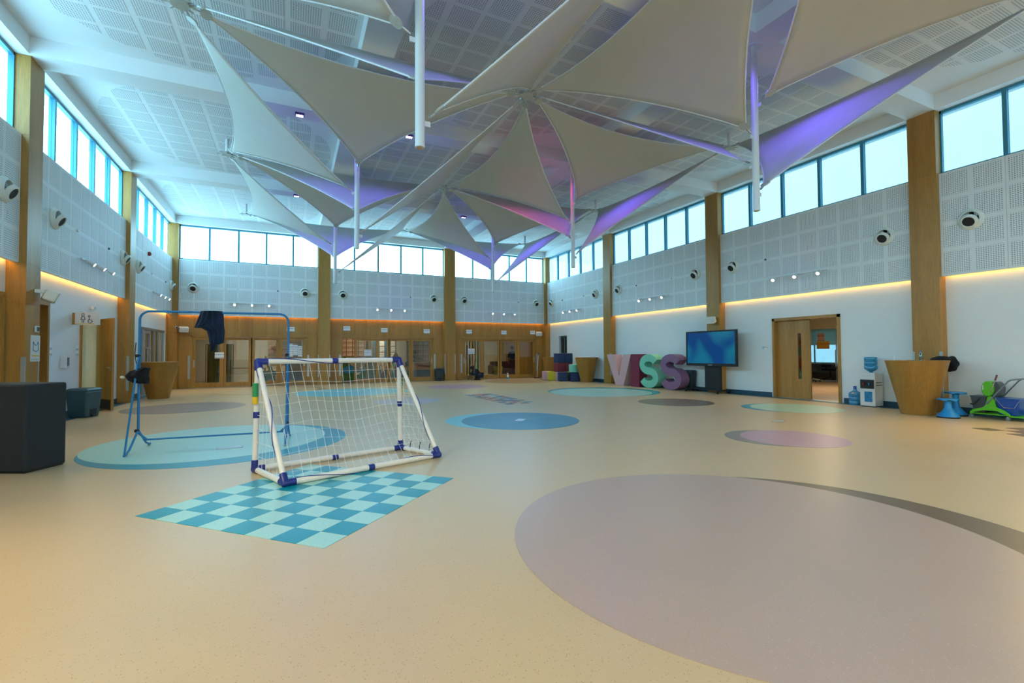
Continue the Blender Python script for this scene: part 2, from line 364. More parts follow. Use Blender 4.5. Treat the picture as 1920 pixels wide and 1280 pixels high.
# ------------------------------------------------------------------ room dimensions (metres)
XL, XR, YB, YF = -4.06, 12.42, 21.85, -6.05       # column faces; YF behind the camera
ZP0, ZP1, ZB, ZC = 2.89, 5.09, 6.47, 6.78         # acoustic boards, beam soffit, ceiling
NP, NW, NT = 0.10, 0.26, 0.46                      # depth of board face, wall face, wall back
COLY = [-0.40, 5.218, 10.835, 16.452]
COLX = [1.33, 7.05]
def W(side, s0, s1, n0, n1, z0, z1, mb=None):
    """box in wall coordinates: s along the wall, n outwards from the column faces"""
    mb = mb or MB()
    if side == 'right': return mb.box(XR+n0, XR+n1, s0, s1, z0, z1)
    if side == 'left': return mb.box(XL-n1, XL-n0, s0, s1, z0, z1)
    if side == 'back': return mb.box(s0, s1, YB+n0, YB+n1, z0, z1)
    return mb.box(s0, s1, YF-n1, YF-n0, z0, z1)
def wall_boxes(side, s0, s1, n0, n1, z0, z1, openings):
    mb = MB(); cur = s0
    for a, b, c, d in sorted(openings):
        if a > cur: W(side, cur, a, n0, n1, z0, z1, mb)
        if c > z0: W(side, a, b, n0, n1, z0, c, mb)
        if d < z1: W(side, a, b, n0, n1, d, z1, mb)
        cur = b
    if cur < s1: W(side, cur, s1, n0, n1, z0, z1, mb)
    return mb

# floor
floor = struct(MB().box(XL-NT, XR+NT, YF-NT, YB+NT, -0.2, 0).build('floor', 'floor'), 'speckled beige vinyl floor with coloured inlays')
def disc(name, cx, cy, r, mat, z):
    MB().lathe([(r, 0.0002), (r, z)], 96, (0, 0)).build(name, mat, floor, loc=(cx, cy, 0))
for cx, cy, r, mt_, z in [
    (3.20, 2.08, 1.66, 'brown_v', .0015), (2.94, 2.33, 1.64, 'mauve', .003),
    (-0.85, 8.19, 1.68, 'turq', .0015), (-1.02, 8.40, 1.55, 'turq_light', .003),
    (-2.34, 14.03, 1.30, 'grey_v', .0015), (2.25, 17.0, 1.65, 'turq_light', .0015), (1.80, 17.0, 1.66, 'aqua', .003),
    (2.93, 12.96, 0.91, 'lilac_pale', .0015), (3.74, 8.38, 1.08, 'aqua', .0015), (4.06, 8.16, 1.14, 'blue_v', .003),
    (6.0, 17.7, 1.2, 'lilac_v', .0015), (9.7, 19.7, 1.57, 'tan_v', .0015), (9.57, 12.94, 1.86, 'turq', .0015), (9.33, 12.76, 1.66, 'turq_light', .003),
    (9.15, 9.23, 0.95, 'brown_v', .0015), (10.39, 7.10, 0.89, 'turq', .0015), (10.58, 6.94, 0.94, 'mint_v', .003),
    (6.65, 4.69, 0.70, 'grey_v', .0015), (6.85, 4.54, 0.72, 'lilac_v', .003), (-0.5, 19.4, 1.75, 'tan_v', .0015), (-0.75, 19.25, 1.72, 'floor', .003)]:
    disc('inlay_disc', cx, cy, r, mt_, z)
def tiles(o, u, v, nu, nv, pick, z=0.003):
    u = Vector(u); v = Vector(v); cache = {}
    for i in range(nu):
        for j in range(nv):
            mt_ = pick(i, j)
            if not mt_: continue
            if mt_ not in cache:
                g = 0.0012
                cache[mt_] = MB().prism([(g*u.normalized()+g*v.normalized())[:2], (u*(1)-g*u.normalized()+g*v.normalized())[:2], (u+v-g*u.normalized()-g*v.normalized())[:2], (v-g*v.normalized()+g*u.normalized())[:2]], 0.0002, z).mesh('tile', M[mt_], fix=True)
            p = Vector((*o, 0)) + u*i + v*j
            link('tile', cache[mt_], floor, p)
tiles((-1.13, 4.75), (1.34/8, -1.36/8, 0), (1.34/8, 1.30/8, 0), 8, 8, lambda i, j: 'turq' if (i+j) % 2 == 0 else 'turq_light')
rng = random.Random(3)
tiles((5.0, 10.8), (0.225, 0.01, 0), (0, 0.2286, 0), 4, 14, lambda i, j: None if (i+j) % 2 and rng.random() < 0.75 else rng.choice(['red_v', 'navy_v', 'navy_v', 'turq', 'red_v', 'brown_v', 'white_v']))
tiles((10.38, 3.78), (0.25, -0.125, 0), (-0.125, -0.25, 0), 5, 4, lambda i, j: 'brown_v' if (i+j) % 2 == 0 else None)
# dark border along the side walls and skirting
for s_, x0, x1 in (('left', XL-NW, XL+0.02), ('right', XR-0.04, XR+NW)):
    MB().box(x0, x1, YF, YB+NW, 0.0002, 0.0012).build('border_strip', 'teal_floor', floor)
MB().box(XL, XR, YB+0.02, YB+NW, 0.0002, 0.0011).build('border_strip', 'teal_floor', floor)

# ------------------------------------------------------------------ walls
DOOR_R = (7.10, 8.95, 0.0, 2.27); SLOT_R = (20.12, 20.90, 0.9, 2.20)
DOOR_WC = (13.80, 14.80, 0.0, 2.24); DOOR_G = (18.25, 21.75, 0.0, 2.24); DOOR_N = (11.28, 12.10, 0.0, 2.30); DOOR_NN = (9.55, 10.50, 0.0, 2.30)
BDOORS = [(-3.56, 0.64), (2.07, 6.30), (7.79, 11.96)]
wall_right = struct(wall_boxes('right', YF-NT, YB+NT, NW, NT, 0, ZP1, [DOOR_R, SLOT_R]).build('wall_right', 'white'), 'white right wall under perforated acoustic boards')
wall_left = struct(wall_boxes('left', YF-NT, YB+NT, NW, NT, 0, ZP1, [DOOR_WC, DOOR_G, DOOR_N, DOOR_NN]).build('wall_left', 'white'), 'white left wall under perforated acoustic boards')
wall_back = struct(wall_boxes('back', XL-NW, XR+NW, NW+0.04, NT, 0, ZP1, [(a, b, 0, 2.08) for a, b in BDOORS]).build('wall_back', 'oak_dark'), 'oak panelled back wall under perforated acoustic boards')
wall_front = struct(W('front', XL-NW, XR+NW, NW, NT, 0, ZP1).build('wall_front', 'white'))
def s_bays(side):
    if side in ('back', 'front'): return [(XL+0.10, COLX[0]-0.25), (COLX[0]+0.245, COLX[1]-0.265), (COLX[1]+0.28, XR-0.02)]
    off = 0.07 if side == 'left' else 0.0
    e = [YF]+[c+off for c in COLY]+[YB+0.28]
    return [(a+(0.25 if i else 0), b-(0.25 if i < 4 else 0.2)) for i, (a, b) in enumerate(zip(e[:-1], e[1:]))]
WALLS = {'right': wall_right, 'left': wall_left, 'back': wall_back, 'front': wall_front}
ROT = {'right': frame_matrix((0, -1, 0), (0, 0, 1), (-1, 0, 0)), 'left': frame_matrix((0, 1, 0), (0, 0, 1), (1, 0, 0)),
       'back': frame_matrix((1, 0, 0), (0, 0, 1), (0, -1, 0)), 'front': frame_matrix((-1, 0, 0), (0, 0, 1), (0, 1, 0))}
def WP(side, s, n, z):
    return {'right': (XR+n, s, z), 'left': (XL-n, s, z), 'back': (s, YB+n, z), 'front': (s, YF-n, z)}[side]
win_no = 0
def portal(side, s0, s1):
    d = bpy.data.lights.new('sky_portal', 'AREA'); d.shape = 'RECTANGLE'; d.size = s1-s0; d.size_y = ZB-ZP1; d.cycles.is_portal = True
    o = bpy.data.objects.new('sky_portal', d); C.objects.link(o)
    mm = ROT[side] @ Matrix.Rotation(PI, 4, 'Y'); mm.translation = WP(side, (s0+s1)/2, 0.32, (ZP1+ZB)/2); o.matrix_world = mm
for side in ('back', 'right', 'left', 'front'):
    for bi, (s0, s1) in enumerate(s_bays(side)):
        near = side in ('right', 'left') and bi == 0 or side == 'front'       # behind the camera: plain boards
        nb = 5; bw = (s1-s0)/nb
        fm = MB().box(-bw*0.212, bw*0.212, -0.232, 0.232, 0, 0.003).mesh('perforated_field', M['perf'])
        for b in range(nb):
            bd = W(side, s0+b*bw+0.002, s0+(b+1)*bw-0.002, NP, NP+0.07, ZP0, ZP1).build('acoustic_board', 'board', WALLS[side])
            if near: continue
            for i in range(2):
                for j in range(4):
                    fo = link('perforated_field', fm, bd)
                    mm = ROT[side].copy(); mm.translation = WP(side, s0+(b+0.25+0.5*i)*bw, NP, ZP0+(j+0.5)*(ZP1-ZP0)/4)
                    fo.matrix_local = mm
        # cove light strip in the gap behind the boards
        cv = W(side, s0+0.03, s1-0.03, NP+0.085, NW-0.02, ZP0+0.05, ZP0+0.07).build('cove_light', 'led')
        nm = {'right': 'right wall', 'left': 'left wall', 'back': 'oak back wall', 'front': 'wall behind the viewer'}[side]
        od = ['first', 'second', 'third', 'fourth', 'fifth'][bi]
        tag(cv, f'warm cove strip under the boards, {nm}, {od} bay from the ' + ('left' if side in ('back', 'front') else 'viewer'), 'cove light', 'cove light strips')
        # clerestory window of five panes
        win_no += 1
        wb = MB(); a, b_ = s0-0.02, s1+0.02
        W(side, a, b_, .20, .28, ZP1, ZP1+.05, wb); W(side, a, b_, .20, .28, ZB-.06, ZB, wb)
        W(side, a, a+.05, .20, .28, ZP1, ZB, wb); W(side, b_-.05, b_, .20, .28, ZP1, ZB, wb)
        w_ = struct(wb.build(f'window_{win_no}', 'frame'))
        pw = (b_-a)/5
        for k in range(1, 5): W(side, a+k*pw-.035, a+k*pw+.035, .19, .29, ZP1+.05, ZB-.06).build('mullion', 'frame', w_)
        for k in range(5): W(side, a+k*pw+.035, a+(k+1)*pw-.035, .235, .245, ZP1+.05, ZB-.06).build('pane', 'pane_dimmed' if side == 'right' else 'pane', w_)
        portal(side, a, b_)
        # wall cap and pier gaps behind columns
    cap = MB()
    if side in ('right', 'left'):
        W(side, YF-NT, YB+NT, 0.30, NT+.1, ZP1-.05, ZP1-.001, cap)
    cap.v and cap.build('window_ledge', 'white', WALLS[side])

# columns clad in oak
def column(side, c, w=0.5, label='', w0=None, w1=None):
    a, b = (c-w/2, c+w/2) if w0 is None else (w0, w1)
    r = sempty('column', label)
    zs = [0, 2.2, ZP0, ZP1, ZB]
    for z0, z1 in zip(zs[:-1], zs[1:]):
        W(side, a, b, 0, NT if z0 < ZP1 else .245, z0+.002, z1-.002).build('cladding_panel', 'oak', r)
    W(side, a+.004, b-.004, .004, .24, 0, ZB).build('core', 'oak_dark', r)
    for e in (a, b):
        W(side, e-.035 if e == b else e-.004, e+.004 if e == b else e+.035, -.004, .05, .33, 1.29).build('corner_guard', 'guard', r)
    return r
for i, c in enumerate(COLY):
    column('right', c, label=['oak column beside the viewer', 'oak column behind the nearest conical table', 'oak column behind the television', 'oak column left of the big letters'][i])
    column('left', c+0.07, label=['oak column of the left wall level with the viewer', 'oak column of the left wall just out of view', 'oak column with a white notice and small speaker', 'oak column beyond the open washroom door'][i])
column('back', 1.33, .5, 'oak column between the first and second glazed doors', 1.08, 1.575)
column('back', 7.05, .5, 'oak column between the second and third glazed doors', 6.785, 7.33)
for s_, x0, x1, lb in (('back', XL-NW, XL+0.09, 'oak corner column at the left end of the back wall'), ('back', XR-0.015, XR+NW, 'oak corner column at the right end of the back wall')):
    r = sempty('column', lb)
    for z0, z1 in ((0, 2.2), (2.2, ZP0), (ZP0, ZP1), (ZP1, ZB)):
        MB().box(x0, x1, YB+.02 if x0 < 0 else YB-.06, YB+(NT if z0 < ZP1 else .245), z0+.002, z1-.002).build('cladding_panel', 'oak', r)
# left wall next to the corner is oak below the boards
MB().box(XL-NW-.01, XL-NW+.03, 21.76, YB+NW, 0, ZP0).build('cladding_panel', 'oak', wall_left)

# oak boards of the back wall
def back_panel(x0, x1, z0, z1):
    W('back', x0+.003, x1-.003, NW, NW+.04, z0+.003, z1-.003).build('wall_panel', 'oak', wall_back)
for (bx0, bx1), (a, b) in zip([(XL+.09, 1.08), (1.575, 6.785), (7.33, XR-.015)], BDOORS):
    n = 10; w = (bx1-bx0)/n
    for k in range(n): back_panel(bx0+k*w, bx0+(k+1)*w, 2.2, ZP0+.1)
    back_panel(bx0, bx1, 2.08, 2.2)
    back_panel(bx0, a, 0, 2.08); back_panel(b, bx1, 0, 2.08)
    for e in (a, b):
        W('back', e-.10 if e == a else e+.02, e-.02 if e == a else e+.10, NW-.006, NW+.001, .36, 1.29).build('corner_guard', 'guard', wall_back)

# ceiling with beams and rounds of perforated fields
ceiling = struct(MB().box(XL-NT, XR+NT, YF-NT, YB+NT, ZC, ZC+.25).build('ceiling', 'ceil'), 'white ceiling with beams and rounds of perforated board')
for c in COLY: MB().box(XL, XR, c-.25, c+.25, ZB, ZC).build('beam', 'ceil', ceiling)
for c in COLX:
    ys = [YF]+[q for y in COLY for q in (y-.25, y+.25)]+[YB]
    for y0, y1 in zip(ys[0::2], ys[1::2]): MB().box(c-.275, c+.275, y0, y1, ZB, ZC).build('beam', 'ceil', ceiling)
for x0, x1 in ((XL-NT-.1, XL), (XR, XR+NT+.1)): MB().box(x0, x1, YF-NT, YB+NT, ZB, ZC).build('beam', 'ceil', ceiling)
for y0, y1 in ((YB, YB+NT+.1), (YF-NT-.1, YF)): MB().box(XL, XR, y0, y1, ZB, ZC).build('beam', 'ceil', ceiling)
def clip_circle(poly, r, n=40):
    for k in range(n):
        t = 2*PI*k/n; nx, ny = math.cos(t), math.sin(t); out = []
        for i in range(len(poly)):
            a, b = poly[i], poly[(i+1) % len(poly)]
            da, db = a[0]*nx+a[1]*ny-r, b[0]*nx+b[1]*ny-r
            if da <= 0: out.append(a)
            if (da < 0 < db) or (db < 0 < da):
                q = da/(da-db); out.append((a[0]+(b[0]-a[0])*q, a[1]+(b[1]-a[1])*q))
        poly = out
        if len(poly) < 3: return None
    return poly
fields = []
PX, PY = 0.56, 0.49
for i in range(-5, 6):
    for j in range(-6, 7):
        cx, cy = i*PX, j*PY
        if abs(cx) > 2.35: continue
        q = clip_circle([(cx-PX*.42, cy-PY*.42), (cx+PX*.42, cy-PY*.42), (cx+PX*.42, cy+PY*.42), (cx-PX*.42, cy+PY*.42)], 2.45)
        if q:
            ar = abs(sum(q[k][0]*q[(k+1) % len(q)][1]-q[(k+1) % len(q)][0]*q[k][1] for k in range(len(q))))/2
            if ar > .02: fields.append(q)
HX = [-1.48, 4.19, 9.87]; HY = [2.41, 8.03, 13.64, 19.25]
fmesh = [MB().prism(q, -0.003, 0.0005).mesh('perforated_field', M['perf_ceiling'], fix=True) for q in fields]
single = [(0, 1), (1, 1), (0, 2), (2, 1)]
rest = MB(); n_single = 0
for ix, x in enumerate(HX):
    for iy, y in enumerate(HY):
        for q, fm in zip(fields, fmesh):
            if (ix, iy) in single and n_single < 300:
                link('perforated_field', fm, ceiling, (x, y, ZC)); n_single += 1
            else: rest.prism([(a+x, b+y) for a, b in q], -0.003, 0.0005)
rs = rest.build('perforated_field', 'perf_ceiling', ceiling, loc=(0, 0, ZC)); rs['kind'] = 'stuff'

# skirting
for side, segs in (('right', [(YF, DOOR_R[0]-.05), (DOOR_R[1]+.05, YB+NW)]), ('left', [(YF, DOOR_NN[0]-.06), (DOOR_N[1]+.07, DOOR_WC[0]-.06), (DOOR_WC[1]+.06, DOOR_G[0]-.02)])):
    b = MB()
    for s0, s1 in segs: W(side, s0, s1, NW-.015, NW, 0.001, .13, b)
    struct(b.build('baseboard_'+side, 'teal_base'))

# ------------------------------------------------------------------ doors
def leaf(parent_name, x0, x1, z1, y, st=.11, bot=.20, handle=None):
    r = bpy.data.objects.new('leaf', None); C.objects.link(r); r.parent = parent_name; r.empty_display_size = .1
    f = MB(); f.box(x0, x0+st, y, y+.045, .01, z1); f.box(x1-st, x1, y, y+.045, .01, z1)
    f.box(x0+st, x1-st, y, y+.045, .01, bot); f.box(x0+st, x1-st, y, y+.045, z1-.09, z1)
    f.build('leaf_frame', 'oak', r)
    MB().box(x0+st, x1-st, y+.018, y+.026, bot, z1-.09).build('pane', 'door_glass', r)
    if handle:
        hx = x0+st/2 if handle == 'l' else x1-st/2
        MB().box(hx-.02, hx+.02, y-.012, y, .82, 1.12).build('pull_plate', 'guard', r)
    return r
door_labels = ['four-leaf oak framed sliding glass door left of the first oak column', 'oak framed sliding glass door standing partly open in the middle bay', 'four-leaf oak framed sliding glass door beside the crouching person']
for di, (a, b) in enumerate(BDOORS):
    d = sempty(f'door_{di+1}', door_labels[di])
    f = MB(); W('back', a, a+.05, NW+.01, NT, 0, 2.08, f); W('back', b-.05, b, NW+.01, NT, 0, 2.08, f); W('back', a, b, NW+.01, NT, 2.03, 2.08, f)
    f.build('door_frame', 'oak', d)
    y = YB+NW+.05; w = (b-a-.1)/4
    for k in range(4):
        x0 = a+.05+k*w
        yy = y+(.055 if k in (1, 2) else 0)
        if di == 1 and k == 0: x0 += .52; 
        leaf(d, x0-.02, x0+w+.02, 2.02, yy if not (di == 1 and k == 0) else y, st=.13 if di != 1 else .11, handle='l' if k == 0 else ('r' if k == 3 else None))
    W('back', a, b, NW, NT, 0.0005, .006).build('threshold', 'guard', d)
# office sliding door, right wall
d = sempty('door_4', 'oak sliding door with a narrow vision panel, half open to the office')
s0, s1, _, zt = DOOR_R
f = MB(); W('right', s0, s0+.07, NW-.03, NT+.01, 0, zt, f); W('right', s1-.07, s1, NW-.03, NT+.01, 0, zt, f); W('right', s0, s1, NW-.03, NT+.01, zt-.08, zt, f)
f.build('door_frame', 'oak', d)
lf = MB(); l0, l1 = 7.93, s1-.07; v0, v1 = 8.17, 8.27
W('right', l0, v0, .34, .39, .01, zt-.08, lf); W('right', v1, l1, .34, .39, .01, zt-.08, lf); W('right', v0, v1, .34, .39, .01, .55, lf); W('right', v0, v1, .34, .39, 1.82, zt-.08, lf)
lo = lf.build('leaf', 'oak', d)
W('right', v0, v1, .36, .37, .55, 1.82).build('pane', 'door_glass', lo)
W('right', s0, s1, NW-.02, NT+.02, .0005, .006).build('threshold', 'guard', d)
# narrow internal window at the far end of the right wall
w_ = sempty('window_30', 'narrow window in the right wall behind the stacked foam blocks')
a, b, z0, z1 = SLOT_R; f = MB()
for q in (a, (a+b)/2-.03, b-.06): W('right', q, q+.06, .36, .42, z0, z1, f)
W('right', a, b, .36, .42, z1-.05, z1, f); W('right', a, b, .36, .42, z0, z0+.05, f); f.build('window_frame', 'grey_tube', w_)
for q in (a+.06, (a+b)/2+.03): W('right', q, q+(b-a)/2-.09, .385, .395, z0+.05, z1-.05).build('pane', 'door_glass', w_)
# washroom door, open into the room
d = sempty('door_5', 'oak washroom door standing open into the hall')
a, b, _, zt = DOOR_WC; f = MB()
W('left', a-.06, a+.012, NW-.03, NT+.01, 0, zt, f); W('left', b-.012, b+.06, NW-.03, NT+.01, 0, zt, f); W('left', a-.06, b+.06, NW-.03, NT+.01, zt-.012, zt+.06, f); f.build('door_frame', 'oak', d)
lr = bpy.data.objects.new('leaf', None); C.objects.link(lr); lr.parent = d; lr.location = (XL-NW+.02, 14.76, 0)
lr.rotation_euler = (0, 0, math.atan2(14.02-14.76, -3.80+4.30))
MB().box(0, .92, -.022, .022, .012, 2.2).build('leaf_panel', 'oak', lr)
MB().box(.05, .87, -.026, -.022, .03, .26).build('kick_plate', 'dark', lr)
MB().cyl((.84, -.05, 1.02), (.70, -.05, 1.02), .011).cyl((.84, -.022, 1.02), (.84, -.055, 1.02), .014).build('handle', 'steel', lr)
MB().box(.80, .88, -.027, -.022, .94, 1.0).build('lock_plate', 'steel', lr)
# frames of the two doors near the notice column
for nm, (a, b, _, zt), lb in (('door_6', DOOR_N, 'oak door frame just right of the notice column'), ('door_7', DOOR_NN, 'oak door at the left edge of the picture')):
    d = sempty(nm, lb); f = MB()
    W('left', a-.06, a+.012, NW-.04, NT+.01, 0, zt, f); W('left', b-.012, b+.07, NW-.04, NT+.01, 0, zt, f); W('left', a-.06, b+.07, NW-.04, NT+.01, zt-.012, zt+.07, f); f.build('door_frame', 'oak', d)
    W('left', a+.014, b-.014, .34, .39, .01, zt-.014).build('leaf', 'oak', d)
# aluminium glazed entrance, far left
d = sempty('door_8', 'grey aluminium glazed door behind the conical table on the left')
a, b, _, zt = DOOR_G; f = MB()
W('left', a, b, .30, .38, zt-.07, zt, f); W('left', a, b, .30, .38, 0, .06, f)
ms = [a, 18.9, 19.75, 20.45, 21.1, b-.06]
for q in ms: W('left', q, q+.06, .30, .38, 0, zt, f)
f.build('door_frame', 'alu', d)
for q0, q1 in zip(ms[:-1], ms[1:]): W('left', q0+.06, q1, .335, .345, .06, zt-.07).build('pane', 'door_glass', d)
f = MB(); W('left', 18.97, 19.06, .27, .33, .08, zt-.10, f); W('left', 19.66, 19.75, .27, .33, .08, zt-.10, f); W('left', 19.06, 19.66, .27, .33, zt-.2, zt-.1, f); W('left', 19.06, 19.66, .27, .33, .08, .2, f); f.build('leaf_frame', 'alu', d)
for q in (18.84, 19.16):
    MB().tube([(XL-.26, q, .75), (XL-.17, q, .75), (XL-.15, q, .80), (XL-.15, q, 1.50), (XL-.17, q, 1.55), (XL-.26, q, 1.55)], .014).build('pull_handle', 'steel', d)

# ------------------------------------------------------------------ rooms seen through the doors
YR = YB+NT
def room(tag_, x0, x1, y0, y1, z1, fl, wl, ce='white'):
    struct(MB().box(x0, x1, y0, y1, -.1, 0).build('floor', fl))
    struct(MB().box(x0, x1, y0, y1, z1, z1+.1).build('ceiling', ce))
    return tag_
fill_rooms = ['left classroom', 'middle classroom', 'right room']
room_x = [(-4.3, 1.33), (1.43, 7.0), (7.1, 12.88)]
for i, (x0, x1) in enumerate(room_x):
    room('', x0, x1, YR, 28.0, 2.75, 'floor', 'white')
    struct(MB().box(x0, x1, 28.0, 28.1, 0, 2.85).build('wall_back', ['white', 'white', 'cream'][i]))
    struct(MB().box(x1, x1+.1, YR, 28.0, 0, 2.85).build('wall_right', 'oak'))
    if i == 0: struct(MB().box(x0-.1, x0, YR, 28.0, 0, 2.85).build('wall_left', 'oak'))
    l_ = MB().box(-.6, .6, -.3, .3, -.05, 0).build('fill_lamp', 'room_fill', loc=((x0+x1)/2, 25.8, 2.75))  # added lamp, no known fitting; brightens the room behind the glass
    tag(l_, f'unseen fill lamp added inside the {fill_rooms[i]}', 'lamp', 'added fill lights beyond the doors')
def sheet(name, x0, x1, y, z0, z1, mat, label, group, parent=None):
    cx, cz = (x0+x1)/2, (z0+z1)/2
    o = MB().box(x0-cx, x1-cx, -.004, .004, z0-cz, z1-cz).build(name, mat, parent, loc=(cx, y, cz))
    if label: tag(o, label, 'paper', group)
    return o
# left classroom
for k, (x, mt_) in enumerate([(-0.2, 'paper_pink'), (1.0, 'paper_pink')]):
    pass
pb = thing('pin_board', 'pin board crowded with pink work sheets on the left classroom pillar', 'pin board', (-.25, 26.0, 0))
MB().box(-.75, .75, 0, .06, .75, 2.25).build('board', 'paper_tan', pb)
for i in range(5):
    for j in range(5):
        MB().box(-.13, .13, -.012, -.004, -.11, .11).build('work_sheet', ['paper_pink', 'paper_tan'][(i*3+j) % 2], pb, loc=(-.6+i*.3+random.uniform(-.02, .02), 0, .95+j*.28))
for q in (-.7, .7): MB().box(q-.03, q+.03, 0, .06, 0, .76).build('leg', 'oak', pb)
MB().box(-.8, .8, -.15, .25, 0, .03).build('base', 'oak', pb)
tb = thing('classroom_table', 'low pale table with dark legs inside the left classroom', 'table', (-1.75, 24.2, 0))
MB().box(-.75, .75, -.4, .4, .70, .73).build('table_top', 'oak_floor', tb)
for sx in (-.7, .7):
    for sy in (-.35, .35): MB().box(sx-.02, sx+.02, sy-.02, sy+.02, 0, .70).build('leg', 'black', tb)
ct = thing('curtain', 'yellow-green dress-up curtain hanging in the left classroom', 'curtain', (-2.75, 23.5, 0))
P = [[(-.45+.9*i/30, .07*math.sin(i*1.7), z) for i in range(31)] for z in (.05, .6, 1.2, 1.75)]
MB().grid(P).build('fabric', 'khaki', ct, True)
MB().cyl((-.5, 0, 1.77), (.5, 0, 1.77), .02).build('rail', 'steel', ct)
for q in (-.5, .5):
    MB().cyl((q, 0, 0), (q, 0, 1.77), .015).build('post', 'steel', ct)
st_ = thing('toy_easel', 'dark green star-shaped toy stand with a wooden paddle inside the left classroom', 'toy', (-.80, 23.3, 0))
star = [((.42 if k % 2 == 0 else .2)*math.sin(PI*k/5), .44+(.44 if k % 2 == 0 else .2)*math.cos(PI*k/5)) for k in range(10)]
MB().prism(star, -.04, .04, lambda a, b, h: (a, h, b)).build('star_panel', 'green_dark', st_)
MB().box(-.4, .4, -.15, .15, 0, .06).build('foot', 'green_toy', st_)
MB().prism([(-.12, .7), (-.06, .7), (-.16, 1.25), (-.24, 1.25)], -.07, -.05, lambda a, b, h: (a, h, b)).build('paddle', 'oak_floor', st_)
for q, mt_ in ((-.33, 'stick_yellow'), (.33, 'red')): MB().prism([(q-.1, .06), (q+.1, .06), (q+.12, .3), (q-.06, .34)], -.09, -.05, lambda a, b, h: (a, h, b)).build('side_flap', mt_, st_)
cb = thing('cupboard', 'dark low cupboard inside the left classroom behind the taped papers', 'cupboard', (.25, 23.2, 0))
MB().box(-.45, .45, -.2, .2, .05, .92).build('body', 'wine', cb); MB().box(-.46, .46, -.22, .22, .92, .95).build('top', 'oak', cb); MB().box(-.42, .42, -.18, .18, 0, .05).build('plinth', 'dark', cb)
for q in (-.22, .22): MB().box(q-.2, q+.2, -.215, -.2, .1, .88).build('cupboard_door', 'wine', cb)
pk = thing('storage_box', 'pale pink storage box on the left classroom floor', 'box', (-.55, 24.6, 0))
MB().box(-.3, .3, -.25, .25, 0, .48).build('body', 'foam_pink', pk); MB().box(-.32, .32, -.27, .27, .48, .53).build('lid', 'pink', pk)
# papers fixed to door panes and wall
sheet('notice', -2.76, -2.44, YB+NW+.035, 1.18, 1.42, 'notice', 'white notice with yellow pictures on the leftmost glass leaf', None)
for k, q in enumerate((.22, .40, .58)):
    sheet('taped_paper', q-.29, q-.12, YB+NW+.035, 1.22+.06*(k % 2), 1.78-.05*k, 'notice_b', ['leftmost', 'middle', 'rightmost'][k]+' of three white papers taped to the fourth glass leaf', 'papers taped to the left door')
sheet('taped_paper', 3.05, 3.38, YB+NW+.035, 1.22, 1.52, 'notice_b', 'white paper on the sliding leaf of the middle glass door', None)
sheet('taped_paper', 8.10, 8.45, YB+NW+.035, 1.28, 1.56, 'notice_b', 'white paper on the glass above the crouching person', None)
for k, q in enumerate((.01, 2.29, 3.95, 5.96, 8.14, 10.07, 11.77)):
    z = [2.40, 2.47, 2.42, 2.40, 2.41, 2.40, 2.42][k]
    sheet('wall_notice', q-.15, q+.15, YB+NW-.004, z-.10, z+.10, 'notice', ['first', 'second', 'third', 'fourth', 'fifth', 'sixth', 'seventh'][k]+' white notice from the left above the glazed doors', 'notices above the doors')
# middle classroom
def posters(name, label, x, y, n, k, w, h, mt_, z0):
    r = thing(name, label, 'pin board', (x, y, 0))
    MB().box(-n*w/2-.05, n*w/2+.05, 0, .05, z0-.05, z0+k*h+.05).build('board', 'oak_dark', r)
    for i in range(n):
        for j in range(k): MB().box(-w*.42, w*.42, -.01, -.003, -h*.42, h*.42).build('work_sheet', mt_[(i+2*j) % len(mt_)], r, loc=(-n*w/2+(i+.5)*w, 0, z0+(j+.5)*h))
    MB().box(-.04, .04, 0, .05, 0, z0).build('post', 'oak', r)
posters('pin_board', 'pin board of tan sheets beside the orange seat in the middle classroom', 6.0, 24.0, 4, 4, .27, .27, ['paper_tan', 'paper_pink'], .95)
posters('pin_board', 'pin board of pink sheets at the back of the middle classroom', 3.3, 27.4, 5, 4, .32, .26, ['paper_pink', 'paper_tan'], 1.2)
posters('pin_board', 'pin board with blue and white prints seen through the middle door', 4.75, 26.5, 4, 3, .3, .32, ['picture_blue', 'notice'], 1.1)
pl = thing('play_hill', 'green wavy play hill with a cyan pool in the middle classroom', 'play structure', (3.0, 23.5, 0))
pts = [(-1.0, .05)]+[(-1.0+.1*k, .75+.45*math.sin(k*.5)) for k in range(21)]+[(1.0, .05)]
MB().prism(pts, -.1, .1, lambda a, b, h: (a, h, b)).build('hill_panel', 'green_toy', pl)
MB().prism([(-.9, .55), (-.45, .8), (.1, .62), (.6, .85), (.6, .55), (0, .45), (-.6, .40)], -.13, -.10, lambda a, b, h: (a, h, b)).build('pool_panel', 'cyan_toy', pl)
MB().box(-1, 1, -.2, .2, 0, .06).build('foot', 'oak', pl)
tp = thing('play_tent', 'plum and pink pointed play tent in the middle classroom', 'play tent', (4.75, 23.9, 0))
MB().add([(-.75, -.4, 0), (.75, -.4, 0), (.75, .4, 0), (-.75, .4, 0), (.1, 0, 1.45)], [(0, 1, 4), (1, 2, 4), (2, 3, 4), (3, 0, 4), (3, 2, 1, 0)]).build('tent_fabric', 'wine', tp)
MB().add([(-.35, -.42, .02), (-.05, -.42, .02), (.05, -.09, 1.2)], [(0, 1, 2)]).prism([(-.5, .02), (-.3, .02), (.03, 1.2)], -.43, -.40, lambda a, b, h: (a, h*1.0, b)).build('door_flap', 'mint', tp)
se = thing('padded_bench', 'orange padded bench on a dark base in the middle classroom', 'bench', (6.32, 23.6, 0))
MB().box(-.55, .55, -.3, .3, 0, .5).build('base', 'charcoal', se, bevel=.02)
MB().box(-.55, .55, -.3, .3, .5, .9).build('cushion', 'orange', se, bevel=.08)
